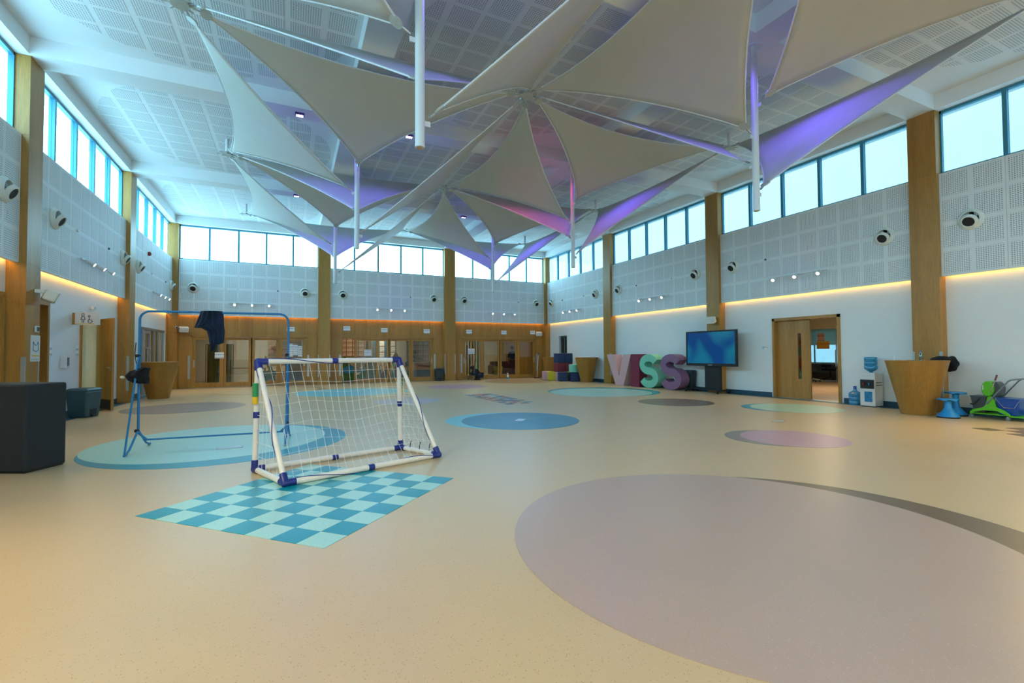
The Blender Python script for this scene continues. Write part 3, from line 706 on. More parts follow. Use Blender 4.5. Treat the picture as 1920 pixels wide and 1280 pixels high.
# right room: blinds, sofa, bin
so = thing('sofa', 'dark brown sofa inside the right room', 'sofa', (11.45, 25.3, 0))
MB().box(-.7, .7, -.4, .4, .1, .42).build('seat', 'sofa', so, bevel=.05); MB().box(-.7, .7, .2, .45, .42, .85).build('backrest', 'sofa', so, bevel=.06)
for q in (-.8, .7): MB().box(q, q+.12, -.4, .45, .1, .62).build('armrest', 'sofa', so, bevel=.04)
for q in (-.6, .6): MB().box(q-.05, q+.05, -.35, -.25, 0, .1).build('leg', 'dark', so)
bl = thing('vertical_blind', 'pale vertical blind behind the second leaf of the right glass door', 'blind', (9.5, 25.2, 0))
for k in range(9):
    MB().box(-.05, .05, -.01, .01, .05, 2.4).build('slat', 'cream' if k % 3 else 'khaki', bl, loc=(-.7+k*.17, 0, -.049))
MB().box(-.85, .85, -.03, .03, 2.4, 2.46).build('head_rail', 'alu', bl)
bi = thing('waste_bin', 'small yellow bin inside the right room', 'bin', (10.2, 23.2, 0))
MB().frustum(0, 0, 0, .55, .3, .3, .4, .4).build('body', 'foam_yellow', bi); MB().box(-.21, .21, -.21, .21, .55, .6).build('lid', 'stick_yellow', bi)
# washroom lobby and left corridor shells
struct(MB().box(-7.5, XL-NT, 11.0, 17.5, -.1, 0).build('floor', 'teal_floor')); struct(MB().box(-7.5, XL-NT, 11.0, 17.5, 2.6, 2.7).build('ceiling', 'white'))
struct(MB().box(-6.2, -6.1, 11.0, 17.5, 0, 2.7).build('wall_left', 'oak_dark')); struct(MB().box(-7.5, XL-NT, 15.3, 15.4, 0, 2.7).build('wall_back', 'oak'))
struct(MB().box(-8.5, XL-NT, 17.6, 25.0, -.1, 0).build('floor', 'floor')); struct(MB().box(-8.5, XL-NT, 17.6, 25.0, 2.7, 2.8).build('ceiling', 'white'))
struct(MB().box(-7.6, -7.5, 17.6, 25.0, 0, 2.8).build('wall_left', 'oak')); struct(MB().box(-8.5, XL-NT, 23.5, 23.6, 0, 2.8).build('wall_back', 'oak'))
struct(MB().box(-8.5, XL-NT, 17.5, 17.6, 0, 2.8).build('wall_front', 'oak'))
tag(MB().box(-.5, .5, -.25, .25, -.05, 0).build('fill_lamp', 'room_fill', loc=(-6.0, 20.3, 2.7)), 'unseen fill lamp added in the corridor behind the aluminium door', 'lamp', 'added fill lights beyond the doors')  # added fill lamp that lightens the corridor

tag(MB().box(-.05, .05, -.05, .05, -.05, 0).build('fill_lamp', 'room_fill', loc=(-5.2, 13.9, 2.6)), 'small unseen fill lamp added in the washroom lobby', 'lamp', 'added fill lights beyond the doors')  # weak lamp added to lift the lobby out of black
# office beyond the right door
OX1 = 25.0
struct(MB().box(XR+NT, OX1, 4.5, 19.0, -.1, 0.0).build('floor', 'oak_floor')); struct(MB().box(XR+NT, OX1, 4.5, 19.0, 2.9, 3.0).build('ceiling', 'white'))
struct(MB().box(XR+NT, OX1, 19.0, 19.1, 0, 3.0).build('wall_back', 'white')); struct(MB().box(XR+NT, OX1, 4.4, 4.5, 0, 3.0).build('wall_front', 'white'))
ow = MB(); ow.box(OX1, OX1+.15, 4.5, 19.0, 0, .75).box(OX1, OX1+.15, 4.5, 19.0, 2.45, 3.0)
struct(ow.build('wall_right', 'white'))
w_ = sempty('window_31', 'office window half covered by a pale roller blind'); f = MB()
for k in range(9): f.box(OX1+.03, OX1+.09, 4.5+k*1.8, 4.56+k*1.8, .75, 2.45)
f.build('window_frame', 'alu', w_); MB().box(OX1+.05, OX1+.06, 4.5, 19.0, .75, 2.45).build('pane', 'pane_dimmed', w_)
MB().box(OX1-.04, OX1-.02, 9.0, 18.0, 1.65, 2.45).build('roller_blind', 'blind', w_)
pt = sempty('wall_partition', 'glass office partition with a lit bulkhead above')
MB().box(21.2, 21.35, 8.0, 18.5, 2.30, 2.9).build('bulkhead', 'cream', pt)
for k in range(6): MB().box(21.26, 21.275, 9.0+k*1.55, 9.0+(k+1)*1.55-.02, .02, 2.30).build('pane', 'door_glass', pt)
for k in range(7): MB().box(21.24, 21.30, 8.98+k*1.55, 9.0+k*1.55, 0, 2.30).build('post', 'alu', pt)
MB().tube([(21.2, 12.05, .6), (21.12, 12.05, .65), (21.12, 12.05, 1.35), (21.2, 12.05, 1.4)], .02).build('pull_handle', 'steel', pt)
sheetm = MB().box(-.006, .006, -.27, .27, -.17, .17)
o = sheetm.build('poster', 'posters', loc=(21.22, 12.62, 1.60)); tag(o, 'orange patterned poster on the office glass partition', 'poster')
o = MB().box(-.006, .006, -.15, .15, -.17, .17).build('poster', 'paper_pink', loc=(21.22, 12.70, 1.95)); tag(o, 'pale pink sheet above the orange poster on the office glass', 'paper')
dk = thing('office_desk', 'long dark office desk behind the glass partition', 'desk', (22.2, 13.0, 0))
MB().box(-.4, .4, -2.4, 2.4, .70, .74).build('desk_top', 'black', dk); MB().box(-.38, -.34, -2.3, 2.3, .02, .70).build('modesty_panel', 'black', dk)
for q in (-2.3, 2.26): MB().box(-.38, .38, q, q+.04, 0, .70).build('end_panel', 'black', dk)
for k, (cx, cy) in enumerate(((20.6, 12.75), (23.3, 12.3))):
    ch = thing('office_chair', ['black swivel chair on a grey star base before the office desk', 'dark swivel chair beyond the office desk near the window'][k], 'chair', (cx, cy, 0), .4+k*2.4, 'office chairs')
    for j in range(5):
        t = 2*PI*j/5; lg = MB().tube([(.03*math.cos(t), .03*math.sin(t), .14), (.30*math.cos(t), .30*math.sin(t), .08)], .02).build('base_leg', 'steel', ch)
        MB().cyl((.30*math.cos(t), .30*math.sin(t)-.02, .035), (.30*math.cos(t), .30*math.sin(t)+.02, .035), .035).build('caster', 'black', lg)
    MB().cyl((0, 0, .12), (0, 0, .45), .03).build('gas_post', 'black', ch); MB().box(-.25, .25, -.24, .24, .45, .53).build('seat', 'black', ch, bevel=.03)
    MB().box(-.23, .23, .22, .28, .6, 1.05).build('backrest', 'black', ch, bevel=.03); MB().box(-.03, .03, .22, .26, .48, .65).build('back_support', 'black', ch)
rk = thing('book_shelf', 'tall bookshelf with colourful folders seen through the vision panel', 'shelf', (14.2, 9.45, 0), 0)
MB().box(.18, .22, -.5, .5, 0, 2.0).build('back_panel', 'oak', rk)
for k in range(6): MB().box(-.15, .2, -.5, .5, .02+k*.38, .05+k*.38).build('shelf_board', 'oak', rk)
lev = ['bottom', 'second', 'third', 'fourth', 'top']
for j in range(5):
    for q_, (mt_, cn) in enumerate([[('red', 'red'), ('white_pl', 'white'), ('plum', 'plum')], [('stick_green', 'green'), ('black', 'black'), ('foam_yellow', 'yellow')]][j % 2]):
        bk = MB().box(-.12, .10, -.11, .11, 0, .27+.03*((q_+j) % 3)).build('folder', mt_, loc=(14.2, 9.45+(q_-1)*.26, .0505+j*.38))
        tag(bk, f'{cn} upright folder on the {lev[j]} shelf of the office bookshelf', 'folder', 'folders on the office shelf')
tag(MB().box(-.6, .6, -.6, .6, -.05, 0).build('fill_lamp', 'office_fill', loc=(17.0, 9.5, 2.9)), 'unseen fill lamp added inside the office', 'lamp', 'added fill lights beyond the doors')  # fill lamp added to brighten the office floor and walls
# garden outside the office window
struct(MB().box(OX1+.2, 60, -20, 50, -.6, -.5).build('ground', 'grass'))
# dim room behind the slot window
struct(MB().box(XR+NT, 16, 19.3, 23.5, -.1, 0).build('floor', 'oak_floor')); struct(MB().box(XR+NT, 16, 19.3, 23.5, 2.7, 2.8).build('ceiling', 'white')); struct(MB().box(16, 16.1, 19.3, 23.5, 0, 2.8).build('wall_right', 'cream')); struct(MB().box(XR+NT, 16, 23.5, 23.6, 0, 2.8).build('wall_back', 'cream')); struct(MB().box(XR+NT, 16, 19.2, 19.3, 0, 2.8).build('wall_front', 'cream'))

# ------------------------------------------------------------------ tensile sails, masts and hubs
ZK, ZM = 6.44, 3.67
ATT = {'S': 5.43, 'W': 4.91, 'N': 4.44, 'E': 3.96}
MX = COLX; MY = COLY
def coons(e0, e1, e2, e3):
    """e0: c0-c1, e1: c1-c2, e2: c3-c2, e3: c0-c3, arrays of equal length"""
    n = len(e0); t = np.linspace(0, 1, n)
    u = t[None, :, None]; v = t[:, None, None]
    P = (1-v)*e0[None]+v*e2[None]+(1-u)*e3[:, None]+u*e1[:, None] - ((1-u)*(1-v)*e0[0]+u*(1-v)*e0[-1]+(1-u)*v*e3[-1]+u*v*e2[-1])
    for _ in range(160):
        P[1:-1, 1:-1] = (P[:-2, 1:-1]+P[2:, 1:-1]+P[1:-1, :-2]+P[1:-1, 2:])/4
    return P
def edge(a, b, g, sag, n=21):
    a = np.array(a); b = np.array(b); t = np.linspace(0, 1, n)[:, None]; d = b-a; L = np.linalg.norm(d); d = d/L
    o = g-(a+b)/2; o = o-d*np.dot(o, d); o = o/np.linalg.norm(o)
    return a+(b-a)*t+o*(4*t*(1-t))*sag*L
def make_sail(label, hubs, mast):
    """triangular membrane: two high hubs and one lug (x, y, side) on a mast"""
    Ks = [np.array((*h, ZK)) for h in hubs]
    Pm = np.array((mast[0], mast[1], ATT[mast[2]]))
    g = (Ks[0]+Ks[1]+Pm)/3
    def inset(p, d):
        q = g-p; return p+q/np.linalg.norm(q)*d
    Kc = [inset(k, .26) for k in Ks]; Pc = inset(Pm, .24)
    full = edge(Kc[0], Kc[1], g, .060, 41)
    e = [edge(Pc, Kc[0], g, .045), full[:21], full[20:][::-1], edge(Pc, Kc[1], g, .045)]
    P = coons(*e)
    r = thing('shade_sail', label, 'sail', tuple(g), 0, 'tensile ceiling sails')
    G = [[tuple(p-g) for p in row] for row in P]
    mo = MB().grid(G).build('membrane', 'sail', r, True, fix=False)
    sd = mo.modifiers.new('thickness', 'SOLIDIFY'); sd.thickness = .006; sd.offset = 0
    for rim in (e[0], full, e[3]): MB().tube([p-g for p in rim], .012, 6).build('edge_cable', 'white_metal', r, True)
    nrm = Vector(Ks[0]-Pm).cross(Vector(Ks[1]-Pm)).normalized()
    for node, cor, off in ((Ks[0], Kc[0], .10), (Ks[1], Kc[1], .10), (Pm, Pc, .125)):
        dirv = Vector(cor-node).normalized(); c0 = Vector(cor-g)
        MB().cyl(c0+dirv*.07-nrm*.012, c0+dirv*.07+nrm*.012, .08, n=16).build('corner_plate', 'clamp', r)
        a_ = Vector(node-g)+dirv*off
        MB().tube([a_, c0+dirv*.02], .011, 6).cyl(a_+dirv*.02, a_+dirv*.09, .020, n=8).build('turnbuckle', 'steel', r)
    return r
rown = ['overhead row', 'nearest full row', 'second row', 'far row']; coln = ['left', 'middle', 'right']
for ix, x in enumerate(MX):
    for iy, y in enumerate(MY):
        hx = (HX[ix], HX[ix+1]); ya = HY[iy-1] if iy else None; yb = HY[iy]
        tri = [('N', [(hx[0], yb), (hx[1], yb)], 'far')]
        if iy: tri += [('S', [(hx[0], ya), (hx[1], ya)], 'near'), ('W', [(hx[0], ya), (hx[0], yb)], 'left'), ('E', [(hx[1], ya), (hx[1], yb)], 'right')]
        for sd_, hb, wd_ in tri:
            make_sail(f'white triangular ceiling sail on the {wd_} side of the {["overhead", "nearest", "second", "farthest"][iy]} {["left", "right"][ix]} mast', hb, (x, y, sd_))
for ix, x in enumerate(MX):
    for iy, y in enumerate(MY):
        r = thing('sail_mast', f'white hanging mast of the {["left", "right"][ix]} line, {["overhead", "nearest in view", "second", "farthest"][iy]}', 'mast', (x, y, ZM), 0, 'hanging masts')
        MB().cyl((0, 0, 0), (0, 0, ZB-ZM), .055, n=24).build('tube', 'white_metal', r, True)
        MB().cyl((0, 0, -.008), (0, 0, .004), .036, n=20).build('end_cap', 'oak_floor', r)
        MB().cyl((0, 0, ZB-ZM-.015), (0, 0, ZB-ZM), .13, n=24).build('flange', 'white_metal', r)
        for s_, dx, dy in (('S', 0, -1), ('W', -1, 0), ('N', 0, 1), ('E', 1, 0)):
            z = ATT[s_]-ZM; MB().box(min(.05*dx, .12*dx)-.008*abs(dy), max(.05*dx, .12*dx)+.008*abs(dy), min(.05*dy, .12*dy)-.008*abs(dx), max(.05*dy, .12*dy)+.008*abs(dx), z-.03, z+.03).build('lug', 'white_metal', r)
for ix, x in enumerate(HX):
    for iy, y in enumerate(HY):
        r = thing('sail_hub', f'galvanised sail hub on a short rod, {coln[ix]} line, {rown[iy]}', 'hub', (x, y, ZK), 0, 'sail hubs')
        MB().cyl((0, 0, -.05), (0, 0, ZC-ZK-.005), .04, n=16).build('rod', 'white_metal', r, True)
        MB().cyl((0, 0, -.06), (0, 0, -.03), .12, n=20).build('ring_plate', 'clamp', r)
        for k in range(8):
            t = PI*k/4; MB().box(.08, .20, -.012, .012, -.055, -.035).xf(Matrix.Rotation(t, 4, 'Z')).build('link_plate', 'clamp', r)
# coloured lamps on the cross beams
VIO = (0.16, 0.10, 1.0); PNK = (1.0, 0.10, 0.45)
for (x, y, col, nm, lb) in [(0.15, 10.83, VIO, 'violet', 'left of the second mast'), (2.5, 10.83, VIO, 'violet', 'right of the second mast of the left line'), (5.85, 10.83, PNK, 'pink', 'above the middle sail'), (8.25, 10.83, VIO, 'violet', 'right of the second mast of the right line'),
                            (5.85, 16.45, VIO, 'violet', 'on the far beam left of the farthest mast'), (8.25, 16.45, VIO, 'violet', 'on the far beam right of the farthest mast'), (2.5, 16.45, VIO, 'violet', 'on the far beam right of the left farthest mast'), (0.15, 16.45, VIO, 'violet', 'on the far beam at its left end'),
                            (5.85, 5.22, VIO, 'violet', 'on the nearest beam above the big sail'), (8.25, 5.22, VIO, 'violet', 'on the nearest beam right of the nearest mast'), (2.5, 5.22, VIO, 'violet', 'on the nearest beam beside the left mast')]:
    r = thing('colour_lamp', f'{nm} uplit lamp under the beam {lb}', 'lamp', (x, y, ZB), 0, 'coloured beam lamps')
    MB().box(-.09, .09, -.06, .06, -.05, 0).build('housing', 'violet_pl', r)
    MB().box(-.07, .07, -.045, .045, -.054, -.05).build('lens', 'pink_lamp' if nm == 'pink' else 'violet_lamp', r)
    d_ = bpy.data.lights.new('colour_light', 'SPOT'); d_.spot_size = math.radians(165); d_.spot_blend = .35; d_.energy = COLOUR_POWER*(.8 if nm == 'pink' else 1); d_.color = col; d_.shadow_soft_size = .06
    o = bpy.data.objects.new('colour_light', d_); C.objects.link(o); o.parent = r; o.location = (0, 0, -.16)

# ------------------------------------------------------------------ wall fittings: nozzles, track lights, sensors, speakers
def nozzle(side, s, label):
    r = thing('air_nozzle', label, 'air nozzle', WP(side, s, NP, 3.98), 0, 'round air nozzles')
    fl = MB().lathe([(.21, 0), (.215, .012), (.19, .05), (.165, .075), (.15, .07), (.15, 0)], 28); fl.xf(ROT[side]); fl.build('flange', 'nozzle', r, True)
    tilt = ROT[side] @ Matrix.Rotation(math.radians(28), 4, 'X')
    b = MB().lathe([(.135, .075), (.145, .09), (.135, .12), (.115, .14), (.10, .14), (.095, .11)], 28); b.xf(tilt); b.build('ball', 'nozzle', r, True)
    h = MB().lathe([(.10, .11), (.10, .125)], 24); h.xf(tilt); h.build('bore', 'black', r)
    return r
def track(side, s, label, power=1.0, out=1.9):
    r = thing('track_light', label, 'track light', WP(side, s, NP, 3.43), 0, 'track lights')
    R3 = ROT[side].to_3x3()
    def loc(a, b, c): return R3 @ Vector((a, b, c))        # a along, b up, c out of the wall
    q = MB().box(-.82, .82, -.015, .015, .02, .05); q.xf(ROT[side]); q.build('rail', 'white_metal', r)
    for k in (-.62, .0, .62):
        hd = MB().cyl((k, -.03, .10), (k+.02, -.10, .20), .045, .05, 16).cyl((k, 0, .035), (k, -.02, .12), .014, n=8); hd.xf(ROT[side])
        h = hd.build('lamp_head', 'white_metal', r, True)
        ln = MB().cyl((k+.02, -.10, .20), (k+.022, -.104, .206), .032, n=16); ln.xf(ROT[side]); ln.build('lens', 'screen_glow', h)
        spot('track_spot', loc(k+.023, -.115, .222), loc(k+.15, -3.2, out), TRACK_POWER*power, WARM, 105, .9, .04, r)
    return r
ordn = ['first', 'second', 'third', 'fourth', 'fifth']
fit = {'back': [(-1.45, (-3.48, .56)), (4.18, (2.10, 6.26)), (9.9, (7.81, 11.90))],
       'right': [(c, (c-2.06, c+2.06)) for c in (-3.2, 2.41, 8.06, 13.68)]+[(19.3, (17.38, 21.3))],
       'left': [(c+.05, (c-1.98, c+2.1)) for c in (-3.2, 2.41, 8.06, 13.9)]+[(19.85, (17.4, 21.6))]}
fit['front'] = [(-1.4, ()), (4.2, ()), (9.9, ())]
where = {'back': 'oak back wall', 'right': 'right wall', 'left': 'left wall', 'front': 'wall behind the viewer'}
for side, bays in fit.items():
    frm = 'left' if side in ('back', 'front') else 'viewer'
    for bi, (c, ds) in enumerate(bays):
        track(side, c, f'three-spot track light on the {where[side]}, {ordn[bi]} bay from the {frm}', *((5.2, 3.4) if side == 'front' or (side != 'back' and bi < 2) else (1.0, 1.9)))
        for k, s in enumerate(ds):
            e = ('left' if k == 0 else 'right') if side == 'back' else ('nearer' if k == 0 else 'farther')
            nozzle(side, s, f'{e} round air nozzle, {where[side]}, {ordn[bi]} bay from the {frm}')
        if side != 'front':
            for k, q in enumerate((-.95, .95)):
                o = MB().cyl((0, 0, 0), (0, 0, .03), .03, .024, 12).xf(ROT[side]).build('wall_sensor', 'bucket_grey' if k else 'white_pl', loc=WP(side, c+q, NP-.003, 4.0))
                tag(o, f'tiny {"dark" if k else "white"} round sensor on the {where[side]}, {ordn[bi]} bay from the {frm}', 'sensor', 'wall sensors')
o = thing('alarm_strobe', 'small red alarm strobe on the far left acoustic boards', 'alarm', WP('left', 18.55, NP, 4.59))
MB().box(0, .06, -.06, .06, -.06, .06).build('body', 'red', o, bevel=.01); MB().box(.06, .075, -.04, .04, -.03, .03).build('lens', 'maroon', o)
def speaker(label, p, dirv):
    d_ = Vector((*dirv, 0)).normalized(); z = Vector((0, 0, 1)); mm = frame_matrix(d_.cross(z)*-1, d_, z)
    r = thing('wall_speaker', label, 'speaker', p, 0, 'wall speakers')
    tl = mm @ Matrix.Rotation(math.radians(-22), 4, 'X')
    MB().box(-.16, .16, .12, .30, -.10, .10).xf(tl).build('cabinet', 'nozzle', r, bevel=.03)
    MB().box(-.15, .15, .30, .312, -.09, .09).xf(tl).build('grille', 'white_pl', r, bevel=.01)
    MB().box(-.03, .03, 0, .15, -.03, .03).xf(mm).build('bracket', 'white_pl', r)
speaker('pale speaker on the notice column of the left wall', (XL, 10.94, 2.45), (1, .45))
speaker('pale speaker on the column above the television', (XR, 10.81, 2.42), (-1, -.2))
speaker('pale speaker in the left corner of the oak back wall', (-3.85, YB+NW, 2.40), (.4, -1))
speaker('pale speaker in the right corner of the oak back wall', (12.12, YB+NW, 2.43), (-.3, -1))
r = thing('security_camera', 'small white bullet camera in the left corner of the hall', 'camera', (-4.0, YB+.02, 2.40))
MB().cyl((0, -.02, 0), (.04, -.17, -.02), .045, n=16).build('housing', 'white_pl', r, True); MB().cyl((.04, -.17, -.02), (.042, -.178, -.021), .035, n=16).build('lens', 'black', r); MB().cyl((0, 0, .02), (0, -.05, .01), .03, n=12).build('mount', 'white_pl', r)

# left wall small things
XLW = XL-NW
r = thing('washroom_sign', 'projecting white sign with figure symbols above the washroom door', 'sign', (XLW, 13.35, 2.12))
MB().box(0, .06, -.02, .02, -.13, .13).build('bracket', 'oak', r)
r.rotation_euler = (0, 0, math.radians(-28))
MB().box(.06, .62, -.012, .012, -.14, .14).build('panel', 'white_pl', r)
MB().box(.06, .5, -.0135, -.012, -.125, -.11).build('yellow_line', 'stick_yellow', r)
def sym(mb, pts, w=.012):
    for p, q in zip(pts[:-1], pts[1:]):
        mb.tube([(p[0], -.014, p[1]), (q[0], -.014, q[1])], w/2, 4)
    return mb
circ = lambda cx, cz, r_, n=12, a0=0, a1=2*PI: [(cx+r_*math.cos(a0+(a1-a0)*k/n), cz+r_*math.sin(a0+(a1-a0)*k/n)) for k in range(n+1)]
s_ = MB(); sym(s_, circ(.25, .085, .03)); sym(s_, [(.20, -.02), (.22, .045), (.28, .045), (.30, -.02), (.20, -.02)]); sym(s_, [(.23, -.02), (.23, -.09)]); sym(s_, [(.27, -.02), (.27, -.09)])
s_.build('figure_symbol', 'black', r)
s_ = MB(); sym(s_, circ(.39, .05, .02)); sym(s_, [(.39, .02), (.40, -.03), (.45, -.03), (.47, -.08)]); sym(s_, circ(.41, -.055, .045, 10, PI*.6, PI*1.9)); s_.build('wheelchair_symbol', 'black', r)
def wallbox(name, label, cat, s, z, w, h, dpt, mat, extra=None):
    r = thing(name, label, cat, (XLW, s, z)); MB().box(0, dpt, -w/2, w/2, -h/2, h/2).build('body', mat, r, bevel=.006)
    if extra: extra(r)
    return r
wallbox('soap_dispenser', 'white hand gel dispenser on the wall left of the washroom door', 'dispenser', 12.82, 1.18, .13, .26, .11, 'white_pl', lambda r: (MB().box(.11, .118, -.045, .045, -.08, .09).build('front_cover', 'grey_tube', r), MB().box(.03, .09, .065, .13, -.12, .12).build('side_bottle', 'jug', r)))
wallbox('wall_notice', 'small white door notice right of the notice column', 'sign', 12.30, 1.42, .14, .24, .012, 'notice', lambda r: MB().box(.012, .014, -.06, .06, -.09, -.08).build('yellow_line', 'stick_yellow', r))
wallbox('wall_notice', 'small white door notice left of the washroom door frame', 'sign', 13.60, 1.42, .14, .24, .012, 'notice', lambda r: MB().box(.012, .014, -.06, .06, -.09, -.08).build('yellow_line', 'stick_yellow', r))
wallbox('smoke_detector', 'tiny white detector above the washroom door', 'sensor', 14.36, 2.45, .12, .08, .08, 'white_pl', lambda r: MB().box(.08, .09, -.03, .03, -.02, .02).build('lens', 'alu', r))
r = thing('column_notice', 'white notice with an open book drawing on the oak column', 'sign', (XL+.002, 10.99, 1.44))
MB().box(0, .01, -.16, .16, -.23, .23).build('sheet', 'white_pl', r)
MB().box(.01, .012, -.13, .13, -.14, -.12).build('yellow_line', 'stick_yellow', r)
for k in range(4): MB().box(.01, .012, -.13+k*.07, -.09+k*.07, -.21, -.18).build('print_block', 'alu', r)
b_ = MB()
for p, q in (((-.09, .12), (-.09, -.03)), ((-.09, -.03), (0, -.06)), ((0, -.06), (.09, -.03)), ((.09, -.03), (.09, .12)), ((.09, .12), (.05, .07)), ((.05, .07), (0, .05)), ((0, .05), (-.05, .07)), ((-.05, .07), (-.09, .12))): b_.tube([(.011, p[0], p[1]), (.011, q[0], q[1])], .006, 4)
b_.build('book_drawing', 'picture_blue', r)
r = thing('thermostat', 'small grey thermostat above the column notice', 'thermostat', (XL+.001, 11.03, 1.78)); MB().box(0, .025, -.065, .065, -.055, .055).build('body', 'white_pl', r, bevel=.005); MB().box(.025, .028, -.05, .05, -.04, .04).build('display', 'bucket_grey', r)
r = thing('wall_switch', 'tiny label plate on the right wall beside the office door', 'switch', (XR+NW-.003, 9.20, 1.42)); MB().box(-.012, 0, -.09, .09, -.045, .045).build('plate', 'notice', r); MB().box(-.015, -.012, .02, .08, -.035, .0).build('print', 'alu', r)

# ------------------------------------------------------------------ football goal
A_ = Vector((-.35, 5.93, 0)); B_ = Vector((-.04, 5.14, 0)); Cc = Vector((1.69, 5.72, 0)); D_ = Vector((1.36, 6.40, 0))
g0 = (A_+B_+Cc+D_)/4
goal = thing('football_goal', 'white tube football goal with blue corner joints and a net', 'goal', tuple(g0))
A, B, Cq, D = (p-g0+Vector((0, 0, .035)) for p in (A_, B_, Cc, D_))
AT, DT = A+Vector((.02, .05, 1.19)), D+Vector((-.03, -.03, 1.19))
for nm, p, q, rr in (('post', A, AT, .03), ('post', D, DT, .03), ('crossbar', AT, DT, .03), ('base_bar', A, B, .031), ('base_bar', B, Cq, .031), ('base_bar', Cq, D, .031), ('base_bar', D, A, .03), ('stay', AT, B, .027), ('stay', DT, Cq, .027)):
    MB().cyl(p, q, rr, n=16).build(nm, 'pvc', goal, True)
for p, ds in ((A, (AT, B, D)), (B, (A, Cq, AT)), (Cq, (B, D, DT)), (D, (Cq, A, DT)), (AT, (A, DT, B)), (DT, (D, AT, Cq))):
    j = MB()
    for q in ds: d_ = (q-p).normalized(); j.cyl(p-d_*.02, p+d_*.10, .037, n=14)
    j.ball(p, .041, 12, 8); j.build('corner_joint', 'royal', goal, True)
for p, q in ((AT, DT), (B, Cq), (D, A), (A, AT), (D, DT)):
    mp_ = (p+q)/2 if p is not A and p is not D or q is A else p+(q-p)*.5; d_ = (q-p).normalized()
    MB().cyl(mp_-d_*.035, mp_+d_*.035, .034, n=14).build('coupling', 'royal', goal, True)
for p in (A, D):
    u_ = Vector((0, 0, 1)); MB().cyl(p+u_*.80, p+u_*.95, .0308, n=14).build('sticker', 'stick_green', goal, True); MB().cyl(p+u_*.72, p+u_*.80, .0308, n=14).build('sticker', 'stick_yellow', goal, True)
def cord(a, b, turns, off, n=24):
    pts = []
    d_ = (b-a).normalized(); x = d_.orthogonal().normalized(); y = d_.cross(x)
    for k in range(n+1):
        t = k/n; an = turns*2*PI*t; pts.append(a+(b-a)*t+(x*math.cos(an)+y*math.sin(an))*off)
    return pts
for a, b, tn in ((AT, B, 1.6), (DT, Cq, 1.5), (AT, DT, 1.2), (B, Cq, 1.4)):
    MB().tube(cord(a, b, tn, .034), .005, 5).build('lacing_cord', 'royal', goal, True)
tc_ = MB()
for k in (.25, .5, .75):
    p = D+(Cq-D)*k; tc_.tube([p+Vector((0, -.03, .03)), p+Vector((.01, 0, .06)), p+Vector((.03, .02, .11))], .006, 5)
tc_.build('hook_clips', 'black', goal)
def netsurf(p00, p10, p01, p11, nu, nv, sag, ph):
    def P(u, v):
        q = (p00*(1-u)+p10*u)*(1-v)+(p01*(1-u)+p11*u)*v
        return q+Vector((.03*math.sin(7*u+ph)*math.sin(PI*v), sag[1]*math.sin(PI*v)*(1+.25*math.sin(9*u)), -sag[2]*math.sin(PI*v)*(1+.2*math.cos(11*u+ph))))
    nb_ = MB()
    for i in range(nu+1):
        u = i/nu; nb_.tube([P(min(1, max(0, u+.10*(1-v)*(1 if 0 < i < nu else 0)*math.sin(PI*u))), v) for v in [k/14 for k in range(15)]], .0022, 3)
    for j in range(1, nv):
        v = j/nv; nb_.tube([P(u, v) for u in [k/24 for k in range(25)]], .0022, 3)
    return nb_
nb = netsurf(AT, DT, B, Cq, 20, 12, (0, .16, .10), .3)
nb.v += []; no_ = nb.build('net', 'net', goal); no_['kind'] = 'stuff'
sn = MB(); 
for p, q, r3 in ((AT, A, B), (DT, D, Cq)):
    for k in range(1, 8):
        t = k/8; sn.tube([p+(q-p)*t, p+(r3-p)*t+Vector((0, .03, 0))], .0022, 3)
        sn.tube([q+(r3-q)*t, p+(r3-p)*t], .0022, 3)
so_ = sn.build('side_net', 'net', goal); so_['kind'] = 'stuff'

# ------------------------------------------------------------------ blue stand with sweater
PL, PR = Vector((-1.885, 8.02, 0)), Vector((-.03, 7.89, 0))
st = thing('garment_stand', 'tall blue tubular steel stand straddling the turquoise disc', 'stand', tuple((PL+PR)/2))
L0, R0 = PL-(PL+PR)/2, PR-(PL+PR)/2; ux = (R0-L0).normalized(); uy = Vector((-ux.y, ux.x, 0)); Z = Vector((0, 0, 1)); HT = 1.92
def arc(c, a, b, r_, n=6): return [c+a*r_*math.sin(PI/2*k/n)+b*r_*math.cos(PI/2*k/n) for k in range(n+1)]
pts = [L0+Z*.14+ux*.10]+[L0+Z*.24]+[L0+Z*(HT-.12)]+arc(L0+ux*.12+Z*(HT-.12), Z, -ux, .12)+[R0-ux*.12+Z*HT]+arc(R0-ux*.12+Z*(HT-.12), ux, Z, .12)+[R0+Z*.24, R0+Z*.14-ux*.10]
MB().tube(pts, .016, 10).build('hoop', 'rack_blue', st, True)
MB().cyl(L0+Z*.14+ux*.06, R0+Z*.14-ux*.06, .012, n=10).build('bottom_rail', 'rack_blue', st, True)
for b0 in (L0, R0):
    MB().tube([b0+Z*.28, b0-uy*.30+Z*.06, b0-uy*.42+Z*.016, b0-uy*.47+Z*.016], .014, 8).build('foot_leg', 'rack_blue', st, True)
    MB().tube([b0+Z*.28, b0+uy*.30+Z*.06, b0+uy*.42+Z*.016, b0+uy*.47+Z*.016], .014, 8).build('foot_leg', 'rack_blue', st, True)
    MB().tube([b0+Z*1.30-uy*.015, b0-uy*.06+Z*1.2, b0-uy*.46+Z*.02], .012, 8).build('brace', 'rack_blue', st, True)
    for z in (.27, 1.30): MB().cyl(b0+Z*z, b0+Z*z-uy*.035-ux*.02, .022, n=10).build('knob', 'black', st)
